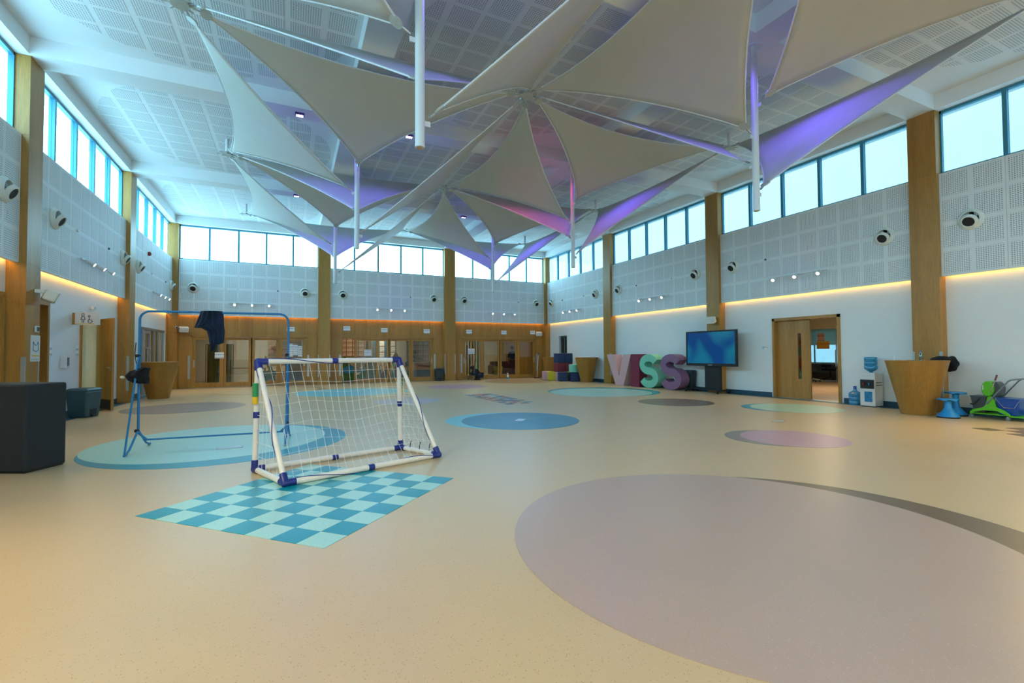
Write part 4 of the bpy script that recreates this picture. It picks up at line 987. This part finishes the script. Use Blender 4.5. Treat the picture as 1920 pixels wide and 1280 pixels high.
def rowsolid(rows, nx=18, thick=.05, fold=.02, freq=5.0, seed=0):
    """cloth lump: rows of (z, x_left, x_right); local y is the thickness"""
    mb = MB(); V_ = []
    for i, (z, xa, xb) in enumerate(rows):
        ring = []
        for s_ in (1, -1):
            for k in range(nx):
                q = k/nx if s_ == 1 else 1-k/nx
                x = xa+(xb-xa)*q; e = math.sqrt(max(0, 1-(2*q-1)**2))
                y = s_*(thick*e*(1+.3*math.sin(3*z*9+seed))+fold*e*math.sin(freq*q*6.28+z*6+seed))
                ring.append((x, y, z))
        V_.append(ring)
    n = len(V_[0]); mb.v = [p for r_ in V_ for p in r_]
    mb.f = [(i*n+j, i*n+(j+1) % n, (i+1)*n+(j+1) % n, (i+1)*n+j) for i in range(len(V_)-1) for j in range(n)]+[tuple(range(n-1, -1, -1)), tuple(range((len(V_)-1)*n, len(V_)*n))]
    return mb
def densify(rows, k=4):
    out = []
    for (a, b, c), (d_, e, f_) in zip(rows[:-1], rows[1:]):
        for i in range(k): t = i/k; out.append((a+(d_-a)*t, b+(e-b)*t, c+(f_-c)*t))
    return out+[rows[-1]]
ang = math.atan2(ux.y, ux.x)
sw = thing('sweater', 'navy sweater slung over the top bar of the blue stand', 'sweater', tuple((PL+PR)/2+Z*HT), ang)
q0 = -.005
body = [(.022, q0-.10, q0+.135), (.0, q0-.125, q0+.145), (-.10, q0-.155, q0+.15), (-.20, q0-.17, q0+.155), (-.27, q0-.06, q0+.165), (-.36, q0-.04, q0+.16), (-.44, q0-.03, q0+.155), (-.47, q0-.02, q0+.07), (-.55, q0-.015, q0+.03), (-.565, q0-.01, q0+.025)]
MB.xf(rowsolid(densify(body), 20, .05, .018, 4.0), Matrix.Translation((-.07, 0, 0))).build('body_fabric', 'navy_cloth', sw, True)
MB.xf(rowsolid(densify([(.015, -.16, -.04), (-.06, -.185, -.06), (-.14, -.21, -.09), (-.225, -.235, -.15)]), 14, .055, .012, 2.0, 2), Matrix.Translation((-.045, -.035, 0))).build('sleeve', 'navy_cloth', sw, True)
bg_ = thing('black_pouch', 'black cloth pouch tied to the left leg of the blue stand', 'pouch', tuple(PL+Z*1.03+Vector((.01, -.06, 0))), .1)
rowsolid(densify([(.11, .04, .10), (.10, .02, .13), (.06, -.10, .12), (.0, -.15, .11), (-.06, -.12, .12), (-.10, -.06, .12), (-.115, .06, .11)]), 16, .06, .02, 2.5, 1).build('fabric', 'black_cloth', bg_, True)
MB().tube([(-.02, .03, .08), (-.05, .05, .3), (-.04, .05, .45)], .006, 5).build('strap', 'black_cloth', bg_)
MB().ball((-.17, -.01, -.02), (.03, .025, .02), 8, 6).build('tag', 'cream', bg_, True)

# ------------------------------------------------------------------ charcoal block, bins
bx = thing('foam_block', 'big charcoal upholstered block at the left edge', 'block', (-2.65, 7.0, 0), math.radians(-27))
MB().box(-1.2, 0, 0, .47, .01, .99).build('upholstery', 'charcoal', bx, bevel=.025)
MB().box(-1.18, -.02, .02, .45, 0, .012).build('base', 'black', bx)
def pedal_bin(label, p, rz, w, dp, h, mat, grp='pedal bins'):
    r = thing('pedal_bin', label, 'bin', p, rz, grp)
    MB().frustum(0, 0, 0, h*.9, w*.82, dp*.78, w, dp*.96).build('body', mat, r, bevel=.03)
    MB().frustum(0, 0, h*.89, h, w*1.05, dp*1.03, w*.86, dp*.86).build('lid', mat, r, bevel=.03)
    MB().box(-w*.12, w*.12, -dp*.48, -dp*.36, .015, .05).build('pedal', 'black', r); MB().box(-w*.2, w*.2, -dp*.425, -dp*.39, .05, .17).build('pedal_slot', 'black', r)
    return r
pedal_bin('slate pedal bin beside the open washroom door', (-3.98, 12.95, 0), math.radians(75), .50, .42, .62, 'bin_teal')
pedal_bin('dark pedal bin against the oak back wall by the second column', (6.52, YB+.06, 0), 0, .44, .36, .60, 'bin')
pedal_bin('dark pedal bin between the plum letter and the television stand', (12.53, 11.93, 0), -PI/2, .38, .26, .70, 'bin')

# ------------------------------------------------------------------ conical high tables
def cone_table(label, p, open_at):
    r = thing('conical_table', label, 'table', p, 0, 'conical oak high tables')
    n = 56; gap = math.radians(38); mb = MB(); hgt = 1.09
    a0 = open_at+gap/2; a1 = open_at+2*PI-gap/2
    for k in range(n):
        t0 = a0+(a1-a0)*k/n; t1 = a0+(a1-a0)*(k+1)/n
        q = lambda t, rr, z: (rr*math.cos(t), rr*math.sin(t), z)
        mb.add([q(t0, .27, 0), q(t1, .27, 0), q(t1, .515, hgt), q(t0, .515, hgt), q(t0, .25, 0), q(t1, .25, 0), q(t1, .495, hgt), q(t0, .495, hgt)],
               [(0, 1, 2, 3), (5, 4, 7, 6), (0, 4, 5, 1)]+([(0, 3, 7, 4)] if k == 0 else [])+([(1, 5, 6, 2)] if k == n-1 else []))
    mb.build('shell', 'oak_table', r, True, fix=False)
    MB().lathe([(.51, hgt-.02), (.52, hgt), (.52, hgt+.018), (.51, hgt+.022)], 56).build('table_top', 'oak_table', r, True)
    MB().lathe([(.245, .02), (.245, .04)], 40).build('base_disc', 'dark', r); MB().lathe([(.36, .58), (.36, .60)], 40).build('inner_shelf', 'dark', r)
    return r
cone_table('large conical oak table in front of the nearest right column', (11.75, 5.12, 0), math.radians(0))
cone_table('conical oak table behind the blue stand on the left', (-3.62, 17.45, 0), math.radians(165))
cone_table('conical oak table left of the pink letter', (12.12, 17.58, 0), math.radians(20))
cone_table('conical oak table in the far corner behind the foam blocks', (12.12, 20.62, 0), math.radians(60))
wb_ = thing('water_bottle', 'small clear water bottle on the nearest conical table', 'bottle', (11.87, 5.09, 1.113))
MB().lathe([(.03, 0), (.033, .02), (.033, .12), (.014, .16), (.014, .18)], 16).build('body', 'jug_water', wb_, True); MB().lathe([(.016, .18), (.016, .2)], 12).build('cap', 'bucket_blue', wb_)
cl = thing('black_jacket', 'black jacket draped over the edge of the nearest conical table', 'jacket', (12.20, 4.84, 1.113), math.radians(-27))
def crumple(mb, amp, keep=lambda p: p):
    mb.v = [keep((x+amp*math.sin(31*z+17*y), y+amp*math.sin(27*x+23*z), z+amp*.7*math.sin(29*y+19*x))) for x, y, z in mb.v]; return mb
flat = lambda p: (p[0], p[1], max(p[2], .003)) if p[0] < .03 else p
crumple(MB().ball((-.06, 0, .0), (.20, .15, .085), 26, 18), .010, flat).build('fabric', 'black_cloth', cl, True)
crumple(MB().ball((.125, .0, -.085), (.085, .17, .16), 26, 18), .016).build('sleeve', 'black_cloth', cl, True)
tag(MB().lathe([(.012, 0), (.012, .06), (.006, .09)], 10).build('small_dispenser', 'white_pl', loc=(11.49, 5.39, 1.113)), 'tiny white bottle on the nearest conical table', 'bottle')

# ------------------------------------------------------------------ foam blocks in the far right corner
def fblock(label, x, y, z, s, mat, rz=0.0, cyl=False, h=.42):
    r = thing('foam_block', label, 'foam block', (x, y, z), rz, 'foam play blocks')
    if cyl: MB().lathe([(s/2-.02, 0), (s/2, .02), (s/2, h-.02), (s/2-.02, h)], 32).build('foam', mat, r, True); MB().lathe([(s/2+.002, h*.5-.005), (s/2+.002, h*.5+.005)], 32).build('seam', mat, r)
    else: MB().box(-s/2, s/2, -s/2, s/2, 0, h).build('foam', mat, r, bevel=.025); MB().box(-s/2-.002, s/2+.002, -s/2-.002, s/2+.002, h*.5-.004, h*.5+.004).build('seam', mat, r)
    return r
TH = math.radians(-17)
fblock('pale pink foam block at the left end of the bottom row', 11.35, 19.86, 0, .41, 'foam_pink', TH)
fblock('yellow foam block next to the pink one at the left of the bottom row', 11.41, 19.42, 0, .41, 'foam_yellow', TH)
fblock('navy foam block in the bottom row beside the yellow one', 11.52, 18.66, 0, .41, 'foam_navy', TH)
fblock('navy foam block in the bottom row under the mint drum', 11.91, 18.27, 0, .41, 'foam_navy', TH)
fblock('yellow foam block peeping out behind the mint drum', 12.08, 18.72, 0, .41, 'foam_yellow')
fblock('pink foam block supporting the left maroon block', 11.64, 19.15, 0, .41, 'foam_pink')
fblock('pink foam block supporting the right maroon block', 12.06, 19.15, 0, .41, 'foam_pink')
fblock('left of the two maroon foam blocks', 11.64, 19.15, .421, .41, 'foam_maroon')
fblock('right of the two maroon foam blocks', 12.06, 19.15, .421, .41, 'foam_maroon')
fblock('left of the two navy foam blocks on top of the stack', 11.64, 19.15, .842, .41, 'foam_navy', 0, False, .46)
fblock('right of the two navy foam blocks on top of the stack', 12.06, 19.15, .842, .41, 'foam_navy', 0, False, .46)
fblock('mint green foam drum on a navy block', 11.93, 18.31, .421, .50, 'foam_mint', 0, True, .36)

# ------------------------------------------------------------------ big letters V I S S
def letter(label, name, poly, y0, mat):
    """poly in (reading direction, height); reading runs towards -Y, face towards -X"""
    r = thing(name, label, 'letter', (12.00, y0, 0), 0, 'big standing letters')
    MB().prism(poly, 0, .38, lambda a, b, h: (h, -a, b)).build('body', mat, r, fix=True)
    return r
letter('pale pink standing letter V', 'letter_v', [(0, 1.24), (.50, 1.24), (.79, .34), (1.06, 1.24), (1.52, 1.24), (1.06, 0), (.56, 0)], 15.93, 'pink')
letter('maroon standing letter I', 'letter_i', [(0, 0), (.48, 0), (.48, 1.25), (0, 1.25)], 14.41, 'maroon')
def s_poly(w=1.0, h=1.25, t=.135):
    cl_ = []
    cu, cw = (w/2, h-.38), (w/2, .38)
    for k in range(19): a = math.radians(22+k*13.4); cl_.append((cu[0]+(w/2-t-.01)*math.cos(a), cu[1]+.245*math.sin(a)))
    for k in range(19): a = math.radians(80-k*13.3); cl_.append((cw[0]+(w/2-t)*math.cos(a), cw[1]+.245*math.sin(a)))
    L_, R_ = [], []
    for i, p in enumerate(cl_):
        a, b = cl_[max(0, i-1)], cl_[min(len(cl_)-1, i+1)]; dx, dy = b[0]-a[0], b[1]-a[1]; l = math.hypot(dx, dy)
        L_.append((p[0]-dy/l*t, p[1]+dx/l*t)); R_.append((p[0]+dy/l*t, p[1]-dx/l*t))
    return L_+R_[::-1]
def s_letter(label, y0, mat):
    r = thing('letter_s', label, 'letter', (12.00, y0, 0), 0, 'big standing letters')
    pl_ = s_poly(); n = len(pl_)//2; mb = MB(); f_ = lambda a, b, h: (h, -a, b)
    Lp, Rp = pl_[:n], pl_[n:][::-1]
    for h in (0, .38): mb.v += [f_(a, b, h) for a, b in Lp]+[f_(a, b, h) for a, b in Rp]
    for i in range(n-1):
        mb.f += [(i, i+1, n+i+1, n+i), (2*n+i, 3*n+i, 3*n+i+1, 2*n+i+1), (i, 2*n+i, 2*n+i+1, i+1), (n+i, n+i+1, 3*n+i+1, 3*n+i)]
    mb.f += [(0, n, 3*n, 2*n), (n-1, 3*n-1, 4*n-1, 2*n-1)]
    mb.build('body', mat, r, True); return r
s_letter('mint green standing letter S', 13.92, 'mint')
s_letter('plum standing letter S', 12.82, 'plum')

# ------------------------------------------------------------------ television on a trolley
tv = thing('television_trolley', 'large black television showing a blue picture on a wheeled stand', 'television', (12.25, 10.78, 0))
f = MB(); f.box(-.06, .02, -.99, -.94, .86, 2.0).box(-.06, .02, .94, .99, .86, 2.0).box(-.06, .02, -.94, .94, 1.95, 2.0).box(-.06, .02, -.94, .94, .86, .95); f.build('bezel', 'black', tv)
MB().box(-.045, -.035, -.94, .94, .95, 1.95).build('screen', 'tv', tv); MB().box(-.035, .07, -.9, .9, .92, 1.93).build('back_cover', 'bin', tv)
MB().box(-.063, -.06, -.08, .08, .885, .905).build('control_strip', 'alu', tv)
MB().box(.02, .12, -.31, .29, .12, 1.5).build('column', 'black', tv, bevel=.01)
for q in (-.45, .82):
    MB().box(-.30, .30, q-.03, q+.03, .07, .12).build('foot_bar', 'black', tv)
    for x in (-.26, .26): MB().cyl((x, q-.025, .035), (x, q+.025, .035), .035, n=14).build('caster', 'black', tv, True)
MB().box(-.02, .06, -.45, .82, .08, .12).build('cross_bar', 'black', tv)

# ------------------------------------------------------------------ water cooler
wd = thing('water_cooler', 'white water cooler with a blue bottle on top and black tap panel', 'water cooler', (12.42, 6.30, 0))
MB().box(-.17, .17, -.16, .16, .02, .80).build('body', 'white_pl', wd, bevel=.015); MB().box(-.15, .15, -.14, .14, 0, .02).build('base', 'black', wd)
MB().box(-.178, -.168, -.145, .145, .43, .64).build('tap_panel', 'black', wd)
for q, mt_ in ((.06, 'red'), (-.06, 'jug')): MB().cyl((-.178, q, .56), (-.225, q, .55), .016, n=10).cyl((-.22, q, .56), (-.22, q, .51), .012, n=8).build('tap', mt_, wd, True)
MB().box(-.176, -.168, -.10, .06, .12, .36).build('picture_panel', 'picture_blue', wd)
MB().box(-.12, .12, -.164, -.159, .50, .52).box(-.12, .12, -.164, -.159, .56, .58).build('side_vents', 'bucket_grey', wd)
jug_prof = [(.03, 0), (.035, .03), (.10, .07), (.13, .10), (.13, .17), (.122, .18), (.13, .19), (.13, .27), (.122, .28), (.13, .29), (.13, .36), (.12, .38)]
MB().lathe([(r_, z+.79) for r_, z in jug_prof], 28).build('bottle', 'jug', wd, True)
jg = thing('water_jug', 'blue water jug standing on the floor beside the water cooler', 'jug', (12.50, 6.70, 0))
MB().lathe([(r_, .38-z) for r_, z in reversed(jug_prof)], 28).build('body', 'jug', jg, True); MB().lathe([(.034, .38), (.034, .45), (.03, .455)], 16).build('cap', 'bucket_blue', jg, True)

# ------------------------------------------------------------------ wobble stools
def stool(label, p, h, mat='stool_blue'):
    r = thing('wobble_stool', label, 'stool', p, 0, 'blue wobble stools')
    MB().lathe([(.175, .0), (.18, .012), (.17, .025)], 32).build('foot_pad', 'black', r, True)
    MB().lathe([(.172, .025), (.16, .05), (.10, .12), (.062, .19), (.052, .28), (.052, h-.06), (.06, h-.03)], 32).build('pedestal', mat, r, True)
    n = 48; mb = MB()
    rim = lambda t: .165+.006*math.cos(6*t)
    vs_ = [(0, 0, h-.012), (0, 0, h-.045)]
    for k in range(n):
        t = 2*PI*k/n; d_ = .022+.012*math.cos(6*t); vs_ += [(rim(t)*math.cos(t), rim(t)*math.sin(t), h), (rim(t)*math.cos(t)*1.01, rim(t)*math.sin(t)*1.01, h-d_)]
    fs_ = []
    for k in range(n):
        a, b = 2+2*k, 2+2*((k+1) % n); fs_ += [(0, a, b), (a, a+1, b+1, b), (1, b+1, a+1)]
    mb.add(vs_, fs_).build('seat', mat, r, True)
stool('shorter blue wobble stool in front of the conical table', (11.62, 4.57, 0), .37)
stool('taller blue wobble stool beside the right wall', (12.16, 4.66, 0), .47)

# ------------------------------------------------------------------ mop trolley
tr = thing('mop_trolley', 'lime green mop trolley with grey and blue buckets at the right edge', 'mop trolley', (12.22, 4.10, 0), math.radians(-90)); tr.scale = (.64, 1, 1)
# local x runs away along the wall to the right of the picture, local y is towards the wall
arch = [(-.45, .07), (-.45, .12), (-.38, .17), (-.15, .22), (-.10, .26), (-.04, .42), (.03, .44), (.09, .38), (.14, .24), (.32, .18), (.42, .12), (.44, .07), (.36, .10), (.15, .165), (-.15, .165), (-.36, .115)]
for y_ in (-.22, .20): MB().prism(arch, y_, y_+.025, lambda a, b, h: (a, h, b)).build('side_frame', 'lime', tr)
MB().box(-.42, .46, -.2, -.16, .085, .10).box(-.42, .46, .16, .2, .085, .10).box(-.42, .46, -.02, .02, .085, .10).box(.40, .80, -.2, .2, .065, .09).build('base_tray', 'lime', tr)
MB().frustum(-.27, 0, .11, .42, .26, .30, .38, .36).build('grey_bucket', 'bucket_grey', tr, bevel=.015)
MB().frustum(.36, 0, .09, .40, .38, .30, .52, .38).build('blue_bucket', 'bucket_blue', tr, bevel=.015)
MB().box(-.47, -.07, -.19, .19, .41, .43).build('bucket_rim', 'bucket_grey', tr, bevel=.008); MB().box(.09, .63, -.20, .20, .39, .41).build('bucket_rim', 'bucket_blue', tr, bevel=.008)
MB().tube([(-.44, -.2, .27), (-.36, -.22, .26), (-.22, -.21, .39)], .014, 8).build('bucket_handle', 'black', tr, True); MB().tube([(.12, -.2, .40), (.30, -.215, .24), (.52, -.215, .24), (.62, -.2, .38)], .006, 6).build('bucket_handle', 'steel', tr, True)
wr = [(.13*math.cos(t)*1.05, .15*math.sin(t)) for t in [2*PI*k/24 for k in range(24)]]
MB().prism(wr, -.14, .14, lambda a, b, h: (-.09+a, h, .57+b)).build('wringer', 'lime', tr, bevel=.02)
MB().prism([(a*.9, b*1.0) for a, b in wr], -.10, .15, lambda a, b, h: (.05+a, h+.02, .56+b)).build('wringer_wheel', 'bucket_grey', tr, bevel=.02)
MB().box(-.19, -.17, -.146, -.141, .55, .64).build('wringer_mark', 'white_pl', tr)
MB().tube([(-.01, -.14, .50), (.07, -.15, .68), (.12, -.15, .78)], .012, 8).build('lever', 'steel', tr, True); MB().tube([(.10, -.15, .74), (.145, -.15, .84)], .02, 10).build('lever_grip', 'wine', tr, True)
for y_ in (-.24, .22): MB().tube([(-.07, y_, .28), (.30, y_, .62), (.42, y_, .73), (.48, y_, .76)], .016, 8).build('push_bar', 'grey_tube', tr, True)
MB().tube([(.48, -.24, .76), (.54, -.2, .77), (.55, 0, .77), (.54, .18, .77), (.48, .22, .76)], .016, 8).build('push_bar', 'grey_tube', tr, True)
for x_, y_ in ((-.42, -.2), (-.25, .2), (.38, -.2), (.74, -.18), (.70, .2)):
    MB().cyl((0, y_-.015, .032), (0, y_+.015, .032), .032, n=14).xf(Matrix.Translation((x_, 0, 0)) @ Matrix.Scale(1/.64, 4, (1, 0, 0))).build('caster', 'grey_tube', tr, True); MB().box(x_-.02, x_+.02, y_-.02, y_+.02, .05, .075).build('caster_fork', 'steel', tr)

# ------------------------------------------------------------------ far small things
mp = thing('floor_mop', 'long handled mop leaning in the far right corner', 'mop', (11.72, 21.55, 0))
MB().tube([(0, 0, .04), (.36, .50, 1.28)], .013, 8).build('handle', 'white_pl', mp, True); MB().tube([(.34, .475, 1.22), (.375, .52, 1.34)], .02, 8).build('grip', 'violet_pl', mp, True)
MB().box(-.16, .16, -.05, .05, .0, .05).build('head', 'maroon', mp, bevel=.015)
sb = thing('spray_bottle', 'small white and blue spray bottle on the floor before the right glass door', 'bottle', (10.05, 21.60, 0))
MB().lathe([(.05, 0), (.052, .02), (.052, .10)], 16).build('liquid', 'stool_blue', sb, True); MB().lathe([(.052, .10), (.05, .17), (.02, .23), (.015, .27)], 16).build('body', 'white_pl', sb, True); MB().box(-.05, .02, -.012, .012, .27, .31).build('trigger', 'white_pl', sb)
for k, (x, y, lb, rz) in enumerate([(-.76, 7.63, 'on the turquoise disc under the blue stand', .05), (4.06, 8.16, 'at the centre of the blue disc', .8), (3.93, 13.1, 'between the lilac disc and the coloured tiles', .1), (9.35, 12.75, 'at the centre of the far turquoise disc', .5), (8.28, 5.76, 'on bare floor between the mint and lilac discs', .4)]):
    r = thing('floor_socket', 'flat metal floor socket '+lb, 'floor socket', (x, y, .0032), rz, 'floor sockets')
    MB().box(-.16, .16, -.09, .09, 0, .003).build('rim', 'stainless', r); MB().box(-.145, .145, -.075, .075, .003, .0045).build('lid', 'alu', r)
tag(MB().tube([(0, 0, .006), (.0, .02, .006)], .006, 5).build('wall_tag', 'white_pl', loc=(11.5, 21.95, .0)), 'tiny white scrap on the floor by the mop', 'scrap') if False else None

# ------------------------------------------------------------------ people
def skinned(name, pts, edges, mat, parent, root=0, sub=1):
    bm = bmesh.new(); ly = bm.verts.layers.skin.verify(); vs_ = []
    for i, (p, r_) in enumerate(pts):
        v = bm.verts.new(p); v[ly].radius = (r_, r_) if not isinstance(r_, tuple) else r_; v[ly].use_root = (i == root); vs_.append(v)
    for a, b in edges: bm.edges.new((vs_[a], vs_[b]))
    me = bpy.data.meshes.new(name); bm.to_mesh(me); bm.free()
    o = bpy.data.objects.new(name, me); C.objects.link(o)
    sk = o.modifiers.new('skin', 'SKIN'); sk.use_smooth_shade = True
    ss = o.modifiers.new('sub', 'SUBSURF'); ss.levels = sub; ss.render_levels = sub
    dg = bpy.context.evaluated_depsgraph_get(); dg.update()
    m2 = bpy.data.meshes.new_from_object(o.evaluated_get(dg)); m2.materials.clear(); m2.materials.append(M[mat]); m2.name = name
    m2.polygons.foreach_set('use_smooth', [True]*len(m2.polygons))
    bpy.data.objects.remove(o); return link(name, m2, parent)
def person(label, loc, rz, J, shirt, trousers):
    """J: joint positions; the figure faces local -Y"""
    r = thing('person', label, 'person', loc, rz)
    V3 = {k: Vector(v) for k, v in J.items()}
    pts, eds, idx = [], [], {}
    def add(k, p, r_, prev=None):
        idx[k] = len(pts); pts.append((Vector(p), r_))
        if prev is not None: eds.append((idx[prev], idx[k]))
    add('pelvis', V3['pelvis'], (.14, .10)); add('chest', V3['chest'], (.15, .10), 'pelvis'); add('neck', V3['neck'], .055, 'chest')
    hd = (V3['head']-V3['neck']).normalized()
    add('chin', V3['neck']+hd*.05, .06, 'neck'); add('skull', V3['head'], .09, 'chin'); add('crown', V3['head']+hd*.09, .065, 'skull')
    for s in 'LR':
        add('sh'+s, V3['sh'+s], .055, 'chest'); add('el'+s, V3['el'+s], .042, 'sh'+s); add('wr'+s, V3['wr'+s], .03, 'el'+s)
        d_ = (V3['wr'+s]-V3['el'+s]).normalized(); sd = d_.orthogonal().normalized(); pal = V3['wr'+s]+d_*.06
        add('pa'+s, pal, (.036, .018), 'wr'+s)
        for k in range(4):
            o_ = sd*(-.027+.018*k); ln = (.065, .078, .074, .058)[k]
            add(f'f{s}{k}', pal+o_+d_*.045, .0095, 'pa'+s); add(f'g{s}{k}', pal+o_+d_*(.045+ln*.6)+d_.cross(sd)*.014, .008, f'f{s}{k}')
        add('t'+s, pal-sd*.045+d_*.0, .01, 'pa'+s); add('u'+s, pal-sd*.06+d_*.035, .008, 't'+s)
        add('hp'+s, V3['hp'+s], .09, 'pelvis'); add('kn'+s, V3['kn'+s], .06, 'hp'+s); add('an'+s, V3['an'+s], .042, 'kn'+s)
        add('to'+s, V3['to'+s], (.04, .028), 'an'+s)
    skinned('body', pts, eds, 'skin', r)
    # clothes
    cp = [(V3['pelvis'], (.165, .125)), (V3['chest'], (.175, .125)), (V3['neck']-hd*.03, .075)]; ce = [(0, 1), (1, 2)]
    for s in 'LR':
        b0 = len(cp); e_ = V3['el'+s]; cp += [(V3['sh'+s], .072), (e_, .06), (e_+(V3['wr'+s]-e_)*.25, .052)]; ce += [(1, b0), (b0, b0+1), (b0+1, b0+2)]
    skinned('shirt', cp, ce, shirt, r)
    cp = [(V3['pelvis'], (.16, .13))]; ce = []
    for s in 'LR':
        b0 = len(cp); cp += [(V3['hp'+s], .105), (V3['kn'+s], .078), (V3['an'+s]+(V3['kn'+s]-V3['an'+s])*.08, .062)]; ce += [(0, b0), (b0, b0+1), (b0+1, b0+2)]
    skinned('trousers', cp, ce, trousers, r)
    h0 = V3['head']+hd*.035; fwd = Vector(J.get('face', (0, -1, 0))).normalized()
    MB().ball(h0-fwd*.028+hd*.03, (.098, .102, .105), 16, 10).build('hair', 'hair', r, True)
    sx = fwd.cross(hd).normalized(); fc = MB()
    for q in (-.032, .032): MB().ball(V3['head']+fwd*.086+sx*q+hd*.02, .011, 8, 6).build('eye', 'black', r, True)
    MB().ball(V3['head']+fwd*.10-hd*.012, (.014, .014, .02), 8, 6).build('nose', 'skin', r, True)
    MB().ball(V3['head']+fwd*.088-hd*.05, (.024, .01, .007), 8, 6).build('mouth', 'wine', r, True)
    for q in (-.098, .098): MB().ball(V3['head']+sx*q, (.014, .022, .03), 8, 6).build('ear', 'skin', r, True)
    for s in 'LR':
        a_, t_ = V3['an'+s], V3['to'+s]; sh_ = MB().ball((a_+t_)/2+Vector((0, 0, -.01)), (.05, .13, .045), 12, 8)
        dxy = Vector((t_.x-a_.x, t_.y-a_.y, 0)); q_ = math.atan2(dxy.y, dxy.x)+PI/2; cc = (a_+t_)/2
        sh_.xf(Matrix.Translation(cc) @ Matrix.Rotation(q_, 4, 'Z') @ Matrix.Translation(-cc)); sh_.build('shoe', 'black', r, True)
    return r
stand = dict(pelvis=(0, 0, .92), chest=(0, 0, 1.25), neck=(0, 0, 1.45), head=(0, -.015, 1.57), shL=(.18, 0, 1.39), shR=(-.18, 0, 1.39), elL=(.27, .03, 1.13), elR=(-.27, .02, 1.12), wrL=(.24, -.06, .90), wrR=(-.33, -.04, .88),
             hpL=(.09, 0, .86), hpR=(-.09, 0, .86), knL=(.10, -.01, .48), knR=(-.10, -.01, .48), anL=(.10, .02, .09), anR=(-.11, .02, .09), toL=(.11, -.13, .035), toR=(-.13, -.13, .035))
person('person in dark clothes standing behind the right glass door', (11.20, 23.5, 0), .35, stand, 'shirt_grey', 'shirt_grey')
bend = dict(pelvis=(0, .10, .84), chest=(0, -.06, 1.12), neck=(0, -.17, 1.27), head=(0, -.23, 1.36), shL=(.17, -.12, 1.22), shR=(-.17, -.12, 1.22), elL=(.2, -.32, 1.06), elR=(-.2, -.32, 1.08), wrL=(.14, -.52, 1.05), wrR=(-.14, -.52, 1.10),
            hpL=(.09, .08, .80), hpR=(-.09, .08, .80), knL=(.09, .02, .44), knR=(-.09, .02, .44), anL=(.09, .08, .08), anR=(-.09, .08, .08), toL=(.10, -.06, .035), toR=(-.10, -.06, .035))
person('person in black leaning forward behind the middle glass door', (5.35, 23.1, 0), math.radians(75), bend, 'shirt_navy', 'black_cloth')
crouch = dict(pelvis=(0, .16, .24), chest=(0, -.02, .44), neck=(0, -.15, .53), head=(0, -.22, .575), shL=(.16, -.10, .49), shR=(-.16, -.10, .49), elL=(.19, -.20, .27), elR=(-.19, -.20, .27), wrL=(.15, -.30, .11), wrR=(-.15, -.36, .12),
              hpL=(.10, .14, .24), hpR=(-.10, .14, .24), knL=(.14, -.14, .30), knR=(-.14, -.14, .30), anL=(.11, .12, .07), anR=(-.11, .12, .07), toL=(.12, -.02, .035), toR=(-.12, -.02, .035), face=(0, -.7, -.5))
person('person in navy crouching on the floor before the right glass door', (8.36, 21.62, 0), math.radians(-80), crouch, 'shirt_navy', 'shirt_navy')
